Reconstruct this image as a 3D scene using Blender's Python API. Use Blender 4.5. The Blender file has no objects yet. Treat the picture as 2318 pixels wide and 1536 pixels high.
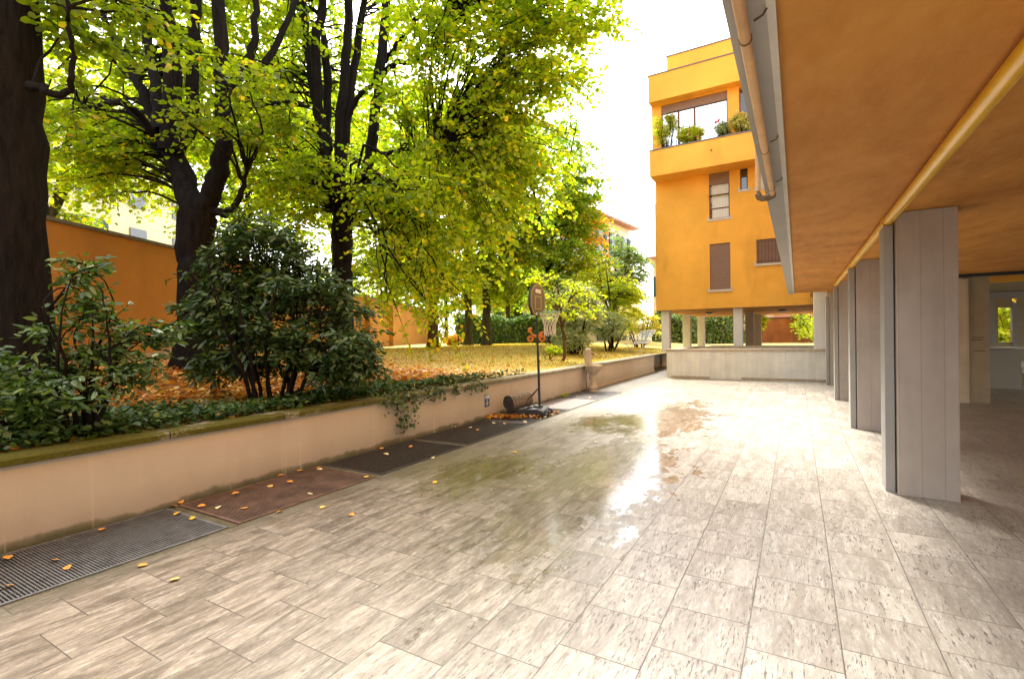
import bpy, math, random
import numpy as np
from math import sin, cos, pi, radians
random.seed(7); rng = np.random.default_rng(11)
S = bpy.context.scene
COL = S.collection
# ---------------------------------------------------------------- camera
W, H, F = 2318, 1536, 1115.86
yaw, pitch, roll = 0.52404, -0.0067406, -0.0154442
_f = np.array([-sin(yaw)*cos(pitch), cos(yaw)*cos(pitch), sin(pitch)])
_r = np.array([cos(yaw), sin(yaw), 0.0]); _u = np.cross(_r, _f)
CR = cos(roll)*_r+sin(roll)*_u; CU = -sin(roll)*_r+cos(roll)*_u; CF = _f
EYE = np.array([0, 0, 1.5])
cam = bpy.data.cameras.new('camera'); co = bpy.data.objects.new('camera', cam); COL.objects.link(co)
from mathutils import Matrix, Vector
M3 = Matrix([[CR[i], CU[i], -CF[i]] for i in range(3)])
co.matrix_world = Matrix.Translation(Vector(EYE)) @ M3.to_4x4()
cam.sensor_fit = 'HORIZONTAL'; cam.sensor_width = 36; cam.lens = F/W*36; cam.clip_end = 2000; cam.clip_start = 0.05
S.camera = co
def P(px, py, D): return EYE+D*(((px-W/2)/F)*CR-((py-H/2)/F)*CU+CF)
# ---------------------------------------------------------------- light
SUN_EL, SUN_AZ = radians(50), radians(-36)      # azimuth measured from +Y towards +X
w = bpy.data.worlds.new('World'); S.world = w; w.use_nodes = True
nt = w.node_tree; bg = nt.nodes['Background']
sky = nt.nodes.new('ShaderNodeTexSky'); sky.sky_type = 'NISHITA'; sky.sun_disc = False
sky.sun_elevation = SUN_EL; sky.sun_rotation = SUN_AZ; sky.dust_density = 3.0; sky.air_density = 1.0
hs = nt.nodes.new('ShaderNodeHueSaturation'); hs.inputs['Saturation'].default_value = 0.22
nt.links.new(sky.outputs[0], hs.inputs['Color']); nt.links.new(hs.outputs[0], bg.inputs[0]); bg.inputs[1].default_value = 0.15
sl = bpy.data.lights.new('sun', 'SUN'); sl.energy = 2.3; sl.angle = radians(18); sl.color = (1, .95, .86)
so = bpy.data.objects.new('sun', sl); COL.objects.link(so)
sd = Vector((cos(SUN_EL)*sin(SUN_AZ), cos(SUN_EL)*cos(SUN_AZ), sin(SUN_EL)))
so.rotation_euler = sd.to_track_quat('Z', 'Y').to_euler(); so.location = (-10, 5, 30)
S.view_settings.view_transform = 'Standard'; S.view_settings.look = 'None'; S.view_settings.gamma = 1
S.view_settings.exposure = 2.32
S.render.engine = 'CYCLES'
S.cycles.max_bounces = 8; S.cycles.diffuse_bounces = 5; S.cycles.transmission_bounces = 6; S.cycles.glossy_bounces = 3
# ---------------------------------------------------------------- materials
class N:
    def __init__(s, name):
        s.m = bpy.data.materials.new(name); s.m.use_nodes = True; s.t = s.m.node_tree
        s.b = s.t.nodes['Principled BSDF']; s.out = s.t.nodes['Material Output']
    def n(s, t, **k):
        x = s.t.nodes.new('ShaderNode'+t)
        for a, v in k.items(): setattr(x, a, v)
        return x
    def put(s, sock, v):
        if hasattr(v, 'links') or hasattr(v, 'is_output'): s.t.links.new(v, sock)
        else: sock.default_value = v
    def co(s, scale=(1, 1, 1), loc=(0, 0, 0), rot=(0, 0, 0), world=True):
        g = s.n('NewGeometry').outputs['Position'] if world else s.n('TexCoord').outputs['Object']
        mp = s.n('Mapping'); s.put(mp.inputs[0], g); mp.inputs['Scale'].default_value = scale
        mp.inputs['Location'].default_value = loc; mp.inputs['Rotation'].default_value = rot
        return mp.outputs[0]
    def noise(s, sc, v=None, det=4, rough=.6, dist=0):
        x = s.n('TexNoise'); x.inputs['Scale'].default_value = sc; x.inputs['Detail'].default_value = det
        x.inputs['Roughness'].default_value = rough; x.inputs['Distortion'].default_value = dist
        s.put(x.inputs['Vector'], v if v is not None else s.co()); return x.outputs['Fac']
    def ramp(s, fac, *stops, interp='LINEAR'):
        x = s.n('ValToRGB'); s.put(x.inputs[0], fac); e = x.color_ramp.elements; x.color_ramp.interpolation = interp
        while len(e) < len(stops): e.new(.5)
        for i, (p, c) in enumerate(stops):
            e[i].position = p; e[i].color = (c, c, c, 1) if isinstance(c, (int, float)) else (*c, 1)
        return x.outputs[0]
    def mix(s, fac, a, b, mode='MIX'):
        x = s.n('Mix'); x.data_type = 'RGBA'; x.blend_type = mode
        s.put(x.inputs[0], fac)
        for k, v in ((6, a), (7, b)): s.put(x.inputs[k], (*v, 1) if isinstance(v, tuple) and len(v) == 3 else v)
        return x.outputs[2]
    def math(s, op, a, b=0.0, clamp=False):
        x = s.n('Math', operation=op); x.use_clamp = clamp; s.put(x.inputs[0], a); s.put(x.inputs[1], b); return x.outputs[0]
    def bump(s, h, st=.3, dist=.01):
        x = s.n('Bump'); x.inputs['Strength'].default_value = st; x.inputs['Distance'].default_value = dist
        s.put(x.inputs['Height'], h); s.put(s.b.inputs['Normal'], x.outputs[0]); return x
    def base(s, c): s.put(s.b.inputs['Base Color'], (*c, 1) if isinstance(c, tuple) else c); return s
    def rough(s, v): s.put(s.b.inputs['Roughness'], v); return s
    def spec(s, v): s.put(s.b.inputs['Specular IOR Level'], v); return s
def scale_c(c, k): return tuple(min(1, x*k) for x in c)
def plaster(name, c, var=.12, sc=1.5, bump=.25, stain=None, rough=.9, warp=None):
    m = N(name)
    a = m.noise(sc, det=6); b = m.noise(60, det=3)
    col = m.mix(m.ramp(a, (.3, 0.), (.7, 1.)), scale_c(c, 1-var), scale_c(c, 1+var))
    if stain:
        st = m.noise(.9, m.co((1, 1, .35)), det=8, rough=.65)
        col = m.mix(m.ramp(st, (.52, 0.), (.72, .55)), col, stain)
    m.base(col).rough(rough).spec(.2)
    h = m.math('ADD', m.math('MULTIPLY', b, .5), m.noise(250, det=2))
    m.bump(h, bump, .006); return m.m
def simple(name, c, rough=.6, metal=0, var=.15, sc=8, spec=.5, bump=0):
    m = N(name); n = m.noise(sc, det=5)
    m.base(m.mix(m.ramp(n, (.3, 0.), (.7, 1.)), scale_c(c, 1-var), scale_c(c, 1+var))).rough(rough).spec(spec)
    m.b.inputs['Metallic'].default_value = metal
    if bump: m.bump(m.noise(sc*6), bump, .01)
    return m.m
def leafmat(name, stops, trans=.5, gloss=.05, grough=.4):
    m = N(name); g = m.n('NewGeometry')
    col = m.ramp(g.outputs['Random Per Island'], *stops)
    n = m.noise(30, det=2); col = m.mix(m.math('MULTIPLY', n, .35), col, m.mix(1.0, col, (1.25, 1.1, .5), 'MULTIPLY'))
    d = m.n('BsdfDiffuse'); t = m.n('BsdfTranslucent'); gl = m.n('BsdfGlossy'); gl.inputs['Roughness'].default_value = grough
    m.put(d.inputs[0], col); m.put(t.inputs[0], m.mix(1.0, col, (2.0, 1.85, .5), 'MULTIPLY'))
    a = m.n('MixShader'); m.put(a.inputs[0], trans); m.put(a.inputs[1], d.outputs[0]); m.put(a.inputs[2], t.outputs[0])
    b = m.n('MixShader'); m.put(b.inputs[0], gloss*.5); m.put(b.inputs[1], a.outputs[0]); m.put(b.inputs[2], gl.outputs[0])
    m.t.links.new(b.outputs[0], m.out.inputs[0]); return m.m
def board_concrete(name, c, axis='x', step=.16, stain=True):
    """grey concrete cast against upright boards"""
    m = N(name); n1 = m.noise(2.0, det=7); n2 = m.noise(90, det=3); st = m.noise(1.6, m.co((3, 3, .5)), det=6)
    sx = m.n('SeparateXYZ'); m.put(sx.inputs[0], m.n('NewGeometry').outputs['Position'])
    co_ = m.math('ADD', sx.outputs[0], m.math('MULTIPLY', sx.outputs[1], .0 if axis == 'x' else 1.0))
    if axis == 'y': co_ = sx.outputs[1]
    q = m.math('DIVIDE', co_, step)
    fr = m.math('FRACT', q); fl = m.math('FLOOR', q)
    wn = m.n('TexWhiteNoise'); wn.noise_dimensions = '1D'; m.put(wn.inputs['W'], fl)
    edge = m.math('LESS_THAN', m.math('ABSOLUTE', m.math('SUBTRACT', fr, .5)), .478)
    col = m.mix(m.ramp(n1, (.3, 0.), (.7, 1.)), scale_c(c, .88), scale_c(c, 1.1))
    col = m.mix(m.math('MULTIPLY', wn.outputs[0], .22), col, scale_c(c, .72))
    col = m.mix(m.ramp(st, (.5, 0.), (.8, .4)), col, scale_c(c, .6))
    col = m.mix(edge, m.mix(.28, col, scale_c(c, .4)), col)
    m.base(col).rough(.88).spec(.25)
    m.bump(m.math('ADD', m.math('ADD', m.math('MULTIPLY', n2, .35), m.math('MULTIPLY', edge, .6)), m.math('MULTIPLY', wn.outputs[0], .5)), .5, .006)
    return m.m
MAT = {}
ORANGE = (.86, .445, .075)
MAT['facade'] = plaster('ochre_plaster', ORANGE, .13, .5, .15, stain=(.56, .27, .055))
MAT['soffit'] = None
def soffit_mat():
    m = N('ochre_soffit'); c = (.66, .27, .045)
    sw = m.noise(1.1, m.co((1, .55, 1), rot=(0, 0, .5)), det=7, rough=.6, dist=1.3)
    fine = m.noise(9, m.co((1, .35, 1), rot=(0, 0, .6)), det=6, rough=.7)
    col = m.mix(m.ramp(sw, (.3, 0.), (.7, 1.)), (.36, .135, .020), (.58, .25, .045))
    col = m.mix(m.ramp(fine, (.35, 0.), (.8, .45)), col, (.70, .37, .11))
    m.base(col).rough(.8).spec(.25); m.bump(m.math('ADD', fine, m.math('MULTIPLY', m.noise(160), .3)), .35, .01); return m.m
MAT['soffit'] = soffit_mat()
MAT['orangewall'] = plaster('orange_garden_wall', (.52, .24, .06), .12, .8, .4, stain=(.38, .17, .07))
MAT['concrete'] = board_concrete('board_marked_concrete', (.47, .405, .345))
MAT['concrete_y'] = board_concrete('board_marked_concrete_side', (.26, .21, .17), 'y')
MAT['concrete_plain'] = plaster('smooth_concrete', (.38, .36, .33), .06, 2.5, .3)
MAT['whitecol'] = plaster('near_white_concrete', (.74, .73, .71), .04, 3, .15)  # near white tone of the end column and some pilotis columns
MAT['parapet'] = board_concrete('pale_board_marked_concrete', (.80, .76, .68), 'x', .155)
def wall_mat():
    m = N('pink_beige_render'); c = (.50, .44, .38)
    a = m.noise(.8, det=6); st = m.noise(1.3, m.co((1, 1, .25)), det=7, rough=.65)
    sx = m.n('SeparateXYZ'); m.put(sx.inputs[0], m.n('NewGeometry').outputs['Position'])
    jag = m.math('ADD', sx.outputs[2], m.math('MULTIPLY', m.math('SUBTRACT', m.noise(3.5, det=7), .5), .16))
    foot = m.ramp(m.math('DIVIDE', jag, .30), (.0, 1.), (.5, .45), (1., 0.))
    moss = m.ramp(m.math('DIVIDE', jag, .07), (.0, 1.), (.6, .7), (1., 0.))
    col = m.mix(m.ramp(a, (.3, 0.), (.7, 1.)), scale_c(c, .92), scale_c(c, 1.1))
    col = m.mix(m.ramp(st, (.5, 0.), (.75, .45)), col, (.38, .31, .25))
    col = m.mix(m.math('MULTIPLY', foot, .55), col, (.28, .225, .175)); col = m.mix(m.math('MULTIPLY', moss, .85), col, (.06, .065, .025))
    drip = m.ramp(m.noise(2.2, m.co((1, 4, .12)), det=5), (.6, 0.), (.66, .3)); col = m.mix(drip, col, (.60, .54, .47))
    m.base(col).rough(.92).spec(.15); m.bump(m.math('ADD', m.noise(45, det=4), m.noise(200, det=2)), .3, .006); return m.m
MAT['wall'] = wall_mat()
def coping_mat():
    m = N('mossy_coping'); n = m.noise(2.5, det=7); n2 = m.noise(40, det=4)
    sx = m.n('SeparateXYZ'); m.put(sx.inputs[0], m.n('NewGeometry').outputs['Position'])
    near = m.ramp(m.math('DIVIDE', sx.outputs[1], 20.), (.2, 1.), (.45, .55), (1., .2))
    mm = m.math('MULTIPLY', m.ramp(m.math('ADD', n, m.math('MULTIPLY', n2, .25)), (.45, .25), (.6, 1.)), near)
    fr = m.math('FRACT', m.math('DIVIDE', sx.outputs[1], 1.15)); j = m.math('LESS_THAN', fr, .012)
    col = m.mix(mm, (.42, .38, .31), m.mix(n2, (.055, .050, .014), (.14, .135, .025)))
    col = m.mix(j, col, (.05, .045, .03)); m.base(col).rough(.95).spec(.1); m.bump(n2, .8, .02); return m.m
MAT['coping'] = coping_mat()
def pave_mat():
    m = N('travertine_paving'); pos = m.n('NewGeometry').outputs['Position']
    sx = m.n('SeparateXYZ'); m.put(sx.inputs[0], pos); X, Y = sx.outputs[0], sx.outputs[1]
    cx = m.n('CombineXYZ'); m.put(cx.inputs[0], m.math('SUBTRACT', Y, 2.173-.404*20)); m.put(cx.inputs[1], m.math('ADD', X, .227+.396*41))
    br = m.n('TexBrick'); br.offset = .5; br.offset_frequency = 2; br.squash = 1
    m.put(br.inputs['Vector'], cx.outputs[0]); br.inputs['Scale'].default_value = 1
    br.inputs['Brick Width'].default_value = .404; br.inputs['Row Height'].default_value = .396
    br.inputs['Mortar Size'].default_value = .0035; br.inputs['Mortar Smooth'].default_value = .4; br.inputs['Bias'].default_value = 0
    br.inputs['Color1'].default_value = (0, 0, 0, 1); br.inputs['Color2'].default_value = (1, 1, 1, 1); br.inputs['Mortar'].default_value = (.5, .5, .5, 1)
    tid = br.outputs['Color']; mortar = br.outputs['Fac']
    # per-tile offset of the veining
    off = m.n('VectorMath', operation='MULTIPLY_ADD'); m.put(off.inputs[0], tid); off.inputs[1].default_value = (17, 9, 5); m.put(off.inputs[2], pos)
    def mp(sc, rot=0):
        q = m.n('Mapping'); m.put(q.inputs[0], off.outputs[0]); q.inputs['Scale'].default_value = sc; q.inputs['Rotation'].default_value = (0, 0, rot); return q.outputs[0]
    vein = m.noise(2.6, mp((4.2, .75, 1)), det=11, rough=.70, dist=.9)
    fine = m.noise(15, mp((3.6, .9, 1)), det=8, rough=.74, dist=.4)
    blot = m.noise(4, mp((1.2, .8, 1)), det=6, rough=.6)
    pit = m.noise(40, mp((2.6, .42, 1)), det=4, rough=.6)
    pit2 = m.noise(13, mp((6.0, .5, 1)), det=6, rough=.7)
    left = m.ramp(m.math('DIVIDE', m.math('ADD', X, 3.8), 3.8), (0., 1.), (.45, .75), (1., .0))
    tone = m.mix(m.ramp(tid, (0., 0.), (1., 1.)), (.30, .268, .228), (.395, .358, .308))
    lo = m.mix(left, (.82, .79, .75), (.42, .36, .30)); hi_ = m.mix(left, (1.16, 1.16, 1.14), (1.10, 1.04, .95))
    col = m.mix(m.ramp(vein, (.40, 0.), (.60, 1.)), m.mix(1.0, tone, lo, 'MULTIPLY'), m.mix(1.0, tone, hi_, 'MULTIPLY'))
    col = m.mix(m.math('MULTIPLY', m.ramp(fine, (.52, 0.), (.62, .75)), m.ramp(vein, (.45, .35), (.6, 1.))), col, (.56, .52, .455))
    dark = m.ramp(fine, (.33, .55), (.43, 0.)); col = m.mix(dark, col, m.mix(1.0, tone, (.52, .46, .40), 'MULTIPLY'))
    hm = m.math('MULTIPLY', m.ramp(pit, (.59, 0.), (.625, 1.)), m.ramp(m.math('ADD', m.math('MULTIPLY', blot, .5), m.math('MULTIPLY', m.noise(3, mp((3.5, .5, 1)), det=5), .5)), (.43, 0.), (.53, 1.)))
    hm = m.math('MAXIMUM', hm, m.math('MULTIPLY', m.ramp(pit2, (.615, 0.), (.66, 1.)), .9))
    col = m.mix(m.math('MULTIPLY', hm, m.mix(left, (.85, .85, .85), (.5, .5, .5))), col, (.08, .066, .052))
    sm = m.ramp(m.math('MULTIPLY', m.noise(1.7, mp((2.2, .9, 1)), det=7, rough=.7), 1.0), (.57, 0.), (.70, .6)); col = m.mix(m.math('MULTIPLY', sm, m.ramp(fine, (.4, 1.), (.6, .3))), col, (.14, .12, .095))
    jn = m.noise(3, det=4); col = m.mix(m.math('MULTIPLY', mortar, m.ramp(jn, (.35, .6), (.65, 1.))), col, (.085, .07, .055))
    # grime along the drain side, algae
    big = m.noise(.55, m.co(), det=6, rough=.6); mid = m.noise(2.2, m.co((1.4, .8, 1)), det=7, rough=.6)
    side = m.ramp(m.math('DIVIDE', m.math('ADD', X, 4.0), 4.0), (0., 1.), (.45, .85), (.95, 0.))
    grime = m.math('MULTIPLY', m.ramp(m.math('ADD', big, m.math('MULTIPLY', mid, .4)), (.5, .45), (.9, 1.)), side)
    col = m.mix(m.math('MULTIPLY', grime, .62), col, m.mix(1.0, col, (.46, .40, .32), 'MULTIPLY'))
    edge = m.ramp(m.math('DIVIDE', m.math('ADD', X, 4.0), .35), (0., .8), (1., 0.)); col = m.mix(edge, col, (.075, .07, .04))
    # wet zones: two shallow puddles and a long damp run
    def blob(x, y, rx, ry):
        a = m.math('DIVIDE', m.math('SUBTRACT', X, x), rx); b = m.math('DIVIDE', m.math('SUBTRACT', Y, y), ry)
        d = m.math('SQRT', m.math('ADD', m.math('MULTIPLY', a, a), m.math('MULTIPLY', b, b)))
        return m.math('SUBTRACT', 1.0, d)
    z = blob(-3.1, 4.9, 1.3, 2.4); z = m.math('MAXIMUM', z, blob(-2.9, 8.4, 1.4, 2.6)); z = m.math('MAXIMUM', z, blob(-2.05, 5.1, 1.1, 3.0))
    z = m.math('MAXIMUM', z, blob(-2.4, 9., 1.3, 3.0)); zp = m.math('MAXIMUM', blob(-3.0, 4.5, .8, 1.3), blob(-2.75, 8.0, .85, 1.4))
    isl = m.noise(2.6, m.co((1.5, .9, 1)), det=5, rough=.62); isl2 = m.noise(7, m.co((1.3, .9, 1)), det=4, rough=.6)
    isl3 = m.noise(1.3, m.co((1.2, .7, 1), (3, 1, 0)), det=5, rough=.6)
    nn_ = m.math('ADD', m.math('ADD', m.math('MULTIPLY', isl, .4), m.math('MULTIPLY', isl2, .25)), m.math('MULTIPLY', isl3, .35))
    val = m.math('ADD', m.math('MULTIPLY', z, .6), m.math('MULTIPLY', m.math('SUBTRACT', nn_, .545), 1.8))
    sw = m.ramp(m.math('DIVIDE', m.math('ADD', X, 4.0), 4.0), (.3, .55), (.52, .07))
    wet = m.math('DIVIDE', val, sw, clamp=True)
    pud = m.ramp(m.math('ADD', m.math('MULTIPLY', zp, .9), m.math('MULTIPLY', m.math('SUBTRACT', isl, .56), .9)), (.08, 0.), (.45, 1.))
    alg = m.ramp(m.math('ADD', m.math('MULTIPLY', m.math('MAXIMUM', blob(-3.2, 4.6, 1.1, 1.3), blob(-2.9, 8.0, 1.1, 1.5)), .7), m.math('SUBTRACT', mid, .5)), (.05, 0.), (.45, 1.))
    col = m.mix(m.math('MULTIPLY', wet, .22), col, m.mix(1.0, col, (.55, .50, .44), 'MULTIPLY'))
    col = m.mix(m.math('MULTIPLY', alg, .55), col, (.105, .092, .025))
    m.base(col)
    dry = m.ramp(vein, (.3, .34), (.7, .5))
    r1 = m.mix(wet, dry, m.ramp(m.math('DIVIDE', m.math('ADD', X, 4.0), 4.0), (.35, .27), (.6, .09))); r2 = m.mix(m.math('MULTIPLY', pud, wet), r1, (.05, .05, .05)); m.rough(r2); m.spec(m.math('ADD', .5, m.math('MULTIPLY', wet, .5)))
    h = m.math('ADD', m.math('MULTIPLY', fine, .35), m.math('MULTIPLY', hm, -1.0)); h = m.math('ADD', h, m.math('MULTIPLY', mortar, -1.2))
    h = m.math('MULTIPLY', h, m.math('SUBTRACT', 1.0, m.math('MULTIPLY', m.math('MAXIMUM', pud, m.math('MULTIPLY', wet, .75)), .95)))
    m.bump(h, .45, .006); return m.m
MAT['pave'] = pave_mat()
def lawn_mat():
    m = N('autumn_lawn'); n = m.noise(.5, det=6); f = m.noise(14, det=6, rough=.75); ff = m.noise(60, det=3)
    sx = m.n('SeparateXYZ'); m.put(sx.inputs[0], m.n('NewGeometry').outputs['Position'])
    g = m.mix(m.ramp(f, (.35, 0.), (.65, 1.)), (.34, .27, .08), (.62, .50, .20))
    g = m.mix(m.ramp(n, (.45, 0.), (.65, .5)), g, (.36, .33, .08))
    li = m.math('ADD', m.math('DIVIDE', m.math('SUBTRACT', sx.outputs[1], 7.0), 6.), m.math('MULTIPLY', m.math('SUBTRACT', n, .5), 1.5))
    li = m.ramp(li, (0., 1.), (1., 0.)); leafc = m.mix(m.ramp(ff, (.35, 0.), (.7, 1.)), (.13, .05, .015), (.50, .22, .045))
    col = m.mix(li, g, leafc); m.base(col).rough(.95).spec(.1); m.bump(m.math('ADD', f, ff), .8, .03); return m.m
MAT['lawn'] = lawn_mat()
MAT['soil'] = simple('dark_soil', (.05, .035, .022), .95, var=.3)
MAT['bark'] = None
def bark(name, c, sc=1):
    m = N(name); v = m.co((9*sc, 9*sc, 1.4*sc)); a = m.noise(1.6, v, det=8, rough=.7, dist=.5); b = m.noise(3, det=5)
    m.base(m.mix(m.ramp(a, (.35, 0.), (.7, 1.)), scale_c(c, .45), scale_c(c, 1.4))).rough(.95).spec(.1); m.bump(m.math('ADD', a, m.math('MULTIPLY', b, .3)), 1.0, .05); return m.m
MAT['bark'] = bark('dark_linden_bark', (.016, .0135, .013))
MAT['bark2'] = bark('greenish_bark', (.075, .07, .04))
MAT['bark3'] = bark('brown_bark', (.13, .075, .045))
G = lambda *s: s
MAT['linden'] = leafmat('linden_leaves', G((0, (.10, .20, .014)), (.35, (.19, .29, .016)), (.75, (.29, .39, .02)), (.96, (.42, .46, .025)), (.99, (.62, .48, .03)), (1, (.66, .40, .03))), .62)
MAT['linden_dark'] = leafmat('linden_leaves_deep', G((0, (.08, .14, .014)), (.5, (.15, .23, .014)), (.93, (.24, .32, .016)), (.985, (.45, .38, .03)), (1, (.6, .36, .03))), .5)
MAT['linden_yel'] = leafmat('linden_leaves_turning', G((0, (.17, .24, .012)), (.4, (.26, .39, .018)), (.85, (.40, .48, .025)), (.96, (.56, .50, .03)), (1, (.70, .46, .03))), .62)
MAT['maple'] = leafmat('maple_leaves', G((0, (.09, .20, .03)), (.5, (.15, .29, .03)), (.95, (.26, .38, .03)), (1, (.5, .30, .03))), .5)
MAT['maple_or'] = leafmat('orange_maple_leaves', G((0, (.20, .22, .03)), (.4, (.45, .25, .03)), (.8, (.60, .28, .03)), (1, (.5, .2, .03))), .5)
MAT['laurel'] = leafmat('laurel_leaves', G((0, (.020, .055, .014)), (.5, (.040, .088, .020)), (.9, (.07, .13, .026)), (1, (.11, .18, .03))), .18, .13, .42)
MAT['laurel_l'] = leafmat('pale_laurel_leaves', G((0, (.03, .075, .014)), (.5, (.06, .13, .022)), (.9, (.10, .19, .03)), (1, (.16, .26, .05))), .25, .16, .45)
MAT['silver'] = leafmat('oleander_leaves', G((0, (.18, .27, .15)), (.5, (.34, .44, .28)), (1, (.52, .58, .42))), .3, .2)
MAT['everg'] = leafmat('grey_green_leaves', G((0, (.09, .19, .07)), (.5, (.17, .29, .11)), (1, (.27, .38, .16))), .3, .15)
MAT['acacia'] = leafmat('yellow_green_leaves', G((0, (.22, .33, .03)), (.5, (.34, .46, .04)), (1, (.48, .55, .08))), .5)
MAT['balc'] = leafmat('yellow_green_balcony_leaves', G((0, (.30, .40, .04)), (.5, (.42, .52, .06)), (1, (.55, .58, .12))), .45)  # light yellow green leaf tones of the balcony plants
MAT['pale'] = leafmat('pale_shrub_leaves', G((0, (.32, .38, .15)), (.5, (.48, .50, .22)), (1, (.62, .56, .28))), .4)
MAT['hedge'] = leafmat('hedge_leaves', G((0, (.02, .07, .012)), (.5, (.05, .13, .018)), (.85, (.11, .22, .03)), (1, (.22, .30, .05))), .25, .14, .45)
MAT['ivy'] = leafmat('ivy_leaves', G((0, (.015, .045, .01)), (.5, (.03, .08, .014)), (.85, (.06, .13, .02)), (1, (.16, .24, .04))), .2, .12, .5)
MAT['litter'] = leafmat('fallen_leaves', G((0, (.20, .07, .02)), (.35, (.42, .15, .025)), (.7, (.58, .27, .04)), (.9, (.66, .42, .09)), (1, (.6, .5, .3))), .2, .1)
MAT['grass'] = leafmat('dry_grass_blades', G((0, (.16, .15, .03)), (.5, (.48, .39, .12)), (.85, (.66, .54, .24)), (1, (.30, .36, .06))), .3, .05)
MAT['petal'] = leafmat('pink_petals', G((0, (.6, .02, .03)), (1, (.7, .08, .08))), .3)
MAT['petalw'] = leafmat('cream_petals', G((0, (.75, .55, .40)), (1, (.8, .45, .35))), .4)
MAT['blackmetal'] = simple('black_painted_metal', (.018, .018, .02), .4, 0, .2)
MAT['blackplastic'] = simple('black_plastic', (.022, .022, .024), .38, 0, .25, 20)
MAT['ironbar'] = simple('grey_steel_bars', (.075, .068, .064), .5, .3, .35, 30)
MAT['mesh_grey'] = simple('galvanised_mesh', (.20, .205, .215), .45, .5, .3, 10)
MAT['mesh_rust'] = simple('rusty_mesh', (.15, .088, .058), .75, .1, .45, 5)
MAT['mesh_fine'] = simple('weathered_mesh', (.14, .135, .13), .55, .3, .3, 9)
MAT['plate'] = simple('grey_steel_plate', (.15, .125, .115), .75, .0, .15, 3)
MAT['pit'] = simple('drain_pit', (.010, .010, .010), .9)
MAT['kerb'] = plaster('mossy_concrete_rim', (.115, .10, .06), .4, 6, .6)
MAT['pipe'] = plaster('peeling_ochre_pipe', (.68, .42, .20), .12, 5, .3, stain=(.30, .13, .07), rough=.5)
MAT['pipe_rust'] = simple('rusty_elbow', (.16, .10, .05), .9, 0, .5, 20, bump=.5)
MAT['gas'] = simple('glossy_yellow_paint', (.78, .44, .02), .22, 0, .06, 4)
MAT['stone'] = plaster('fountain_stone', (.48, .385, .28), .18, 7, .5)
MAT['sill'] = plaster('stone_sill', (.58, .54, .48), .08, 5, .2)
MAT['brown'] = simple('brown_window_wood', (.16, .065, .035), .5, 0, .3, 6)
def slat(name, a, b, n=24., ax=2):
    m = N(name); sx = m.n('SeparateXYZ'); m.put(sx.inputs[0], m.n('NewGeometry').outputs['Position'])
    fr = m.math('FRACT', m.math('MULTIPLY', sx.outputs[ax], n)); no = m.noise(4, m.co((1, 1, 14)), det=4)
    c = m.mix(m.ramp(no, (.3, 0.), (.7, 1.)), a, b); m.base(m.mix(m.ramp(fr, (0., .75), (.18, 0.)), c, scale_c(a, .25))).rough(.6)
    m.bump(fr, .6, .01); return m.m
MAT['shutter'] = slat('brown_roller_shutter', (.20, .115, .085), (.31, .20, .16), 21.)
MAT['shutter_far'] = slat('green_louvred_shutter', (.03, .09, .10), (.05, .13, .14), 12.)
MAT['curtain'] = slat('white_net_curtain', (.62, .64, .62), (.80, .80, .78), 16., 0)
def glass(name, tint=(.03, .035, .04), r=.03, ref=.5):
    m = N(name); m.base(tint).rough(r); m.b.inputs['IOR'].default_value = 1.9; m.spec(ref); m.bump(m.noise(.6), .02, .05); return m.m
MAT['glass'] = glass('dark_window_glass')
def mirror():
    m = N('reflective_window_glass'); m.base((.80, .82, .85)).rough(.02); m.b.inputs['Metallic'].default_value = 1.0; m.bump(m.noise(.5), .02, .05); return m.m
MAT['mirror'] = mirror()
MAT['lead'] = simple('grey_metal_flashing', (.17, .16, .15), .6, .2, .2)
MAT['cream'] = plaster('cream_house_render', (.78, .70, .54), .06, .6, .1)
MAT['pinkh'] = plaster('pale_pink_render', (.80, .73, .64), .05, .6, .1)
MAT['pinkp'] = plaster('salmon_render', (.70, .36, .27), .06, .8, .1)
MAT['whiteh'] = plaster('white_render', (.80, .77, .72), .05, .6, .1)
MAT['roof'] = slat('terracotta_roof', (.36, .17, .10), (.52, .28, .18), 5., 0)
MAT['bluesign'] = simple('blue_enamel', (.02, .10, .36), .4, 0, .1)
MAT['signwhite'] = simple('pale_print', (.55, .60, .66), .5, 0, .1)
MAT['yellow'] = simple('yellow_print', (.80, .55, .03), .5, 0, .08)
MAT['board'] = simple('grey_brown_backboard', (.13, .09, .07), .5, 0, .1)
MAT['lime'] = simple('lime_line', (.42, .50, .06), .5, 0, .1)
MAT['white'] = simple('white_paint', (.75, .75, .73), .5, 0, .06)
MAT['net'] = simple('cream_net_cord', (.66, .58, .44), .9, 0, .15)
MAT['rim'] = simple('green_rim_steel', (.16, .34, .14), .4, .2, .1)
MAT['orangeplastic'] = simple('orange_plastic', (.80, .22, .03), .4, 0, .1)
MAT['logend'] = simple('dark_log_end', (.035, .028, .022), .9, 0, .4, 15, bump=.6)
MAT['logbark'] = bark('grey_log_bark', (.26, .20, .15), 3)
MAT['beige'] = plaster('beige_painted_metal', (.66, .54, .38), .08, 3, .1, stain=(.40, .28, .16))
MAT['olive'] = plaster('olive_brown_paint', (.42, .34, .22), .1, 3, .3)
MAT['granite'] = simple('speckled_granite', (.36, .33, .26), .5, 0, .5, 120)
MAT['marble'] = simple('white_marble_top', (.70, .68, .64), .25, 0, .06, 3)
MAT['darksteel'] = simple('dark_beam', (.03, .028, .026), .7)
MAT['terrain'] = simple('bare_earth', (.10, .09, .06), .95, 0, .3, 1)
MAT['green_leafwall'] = MAT['acacia']
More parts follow.
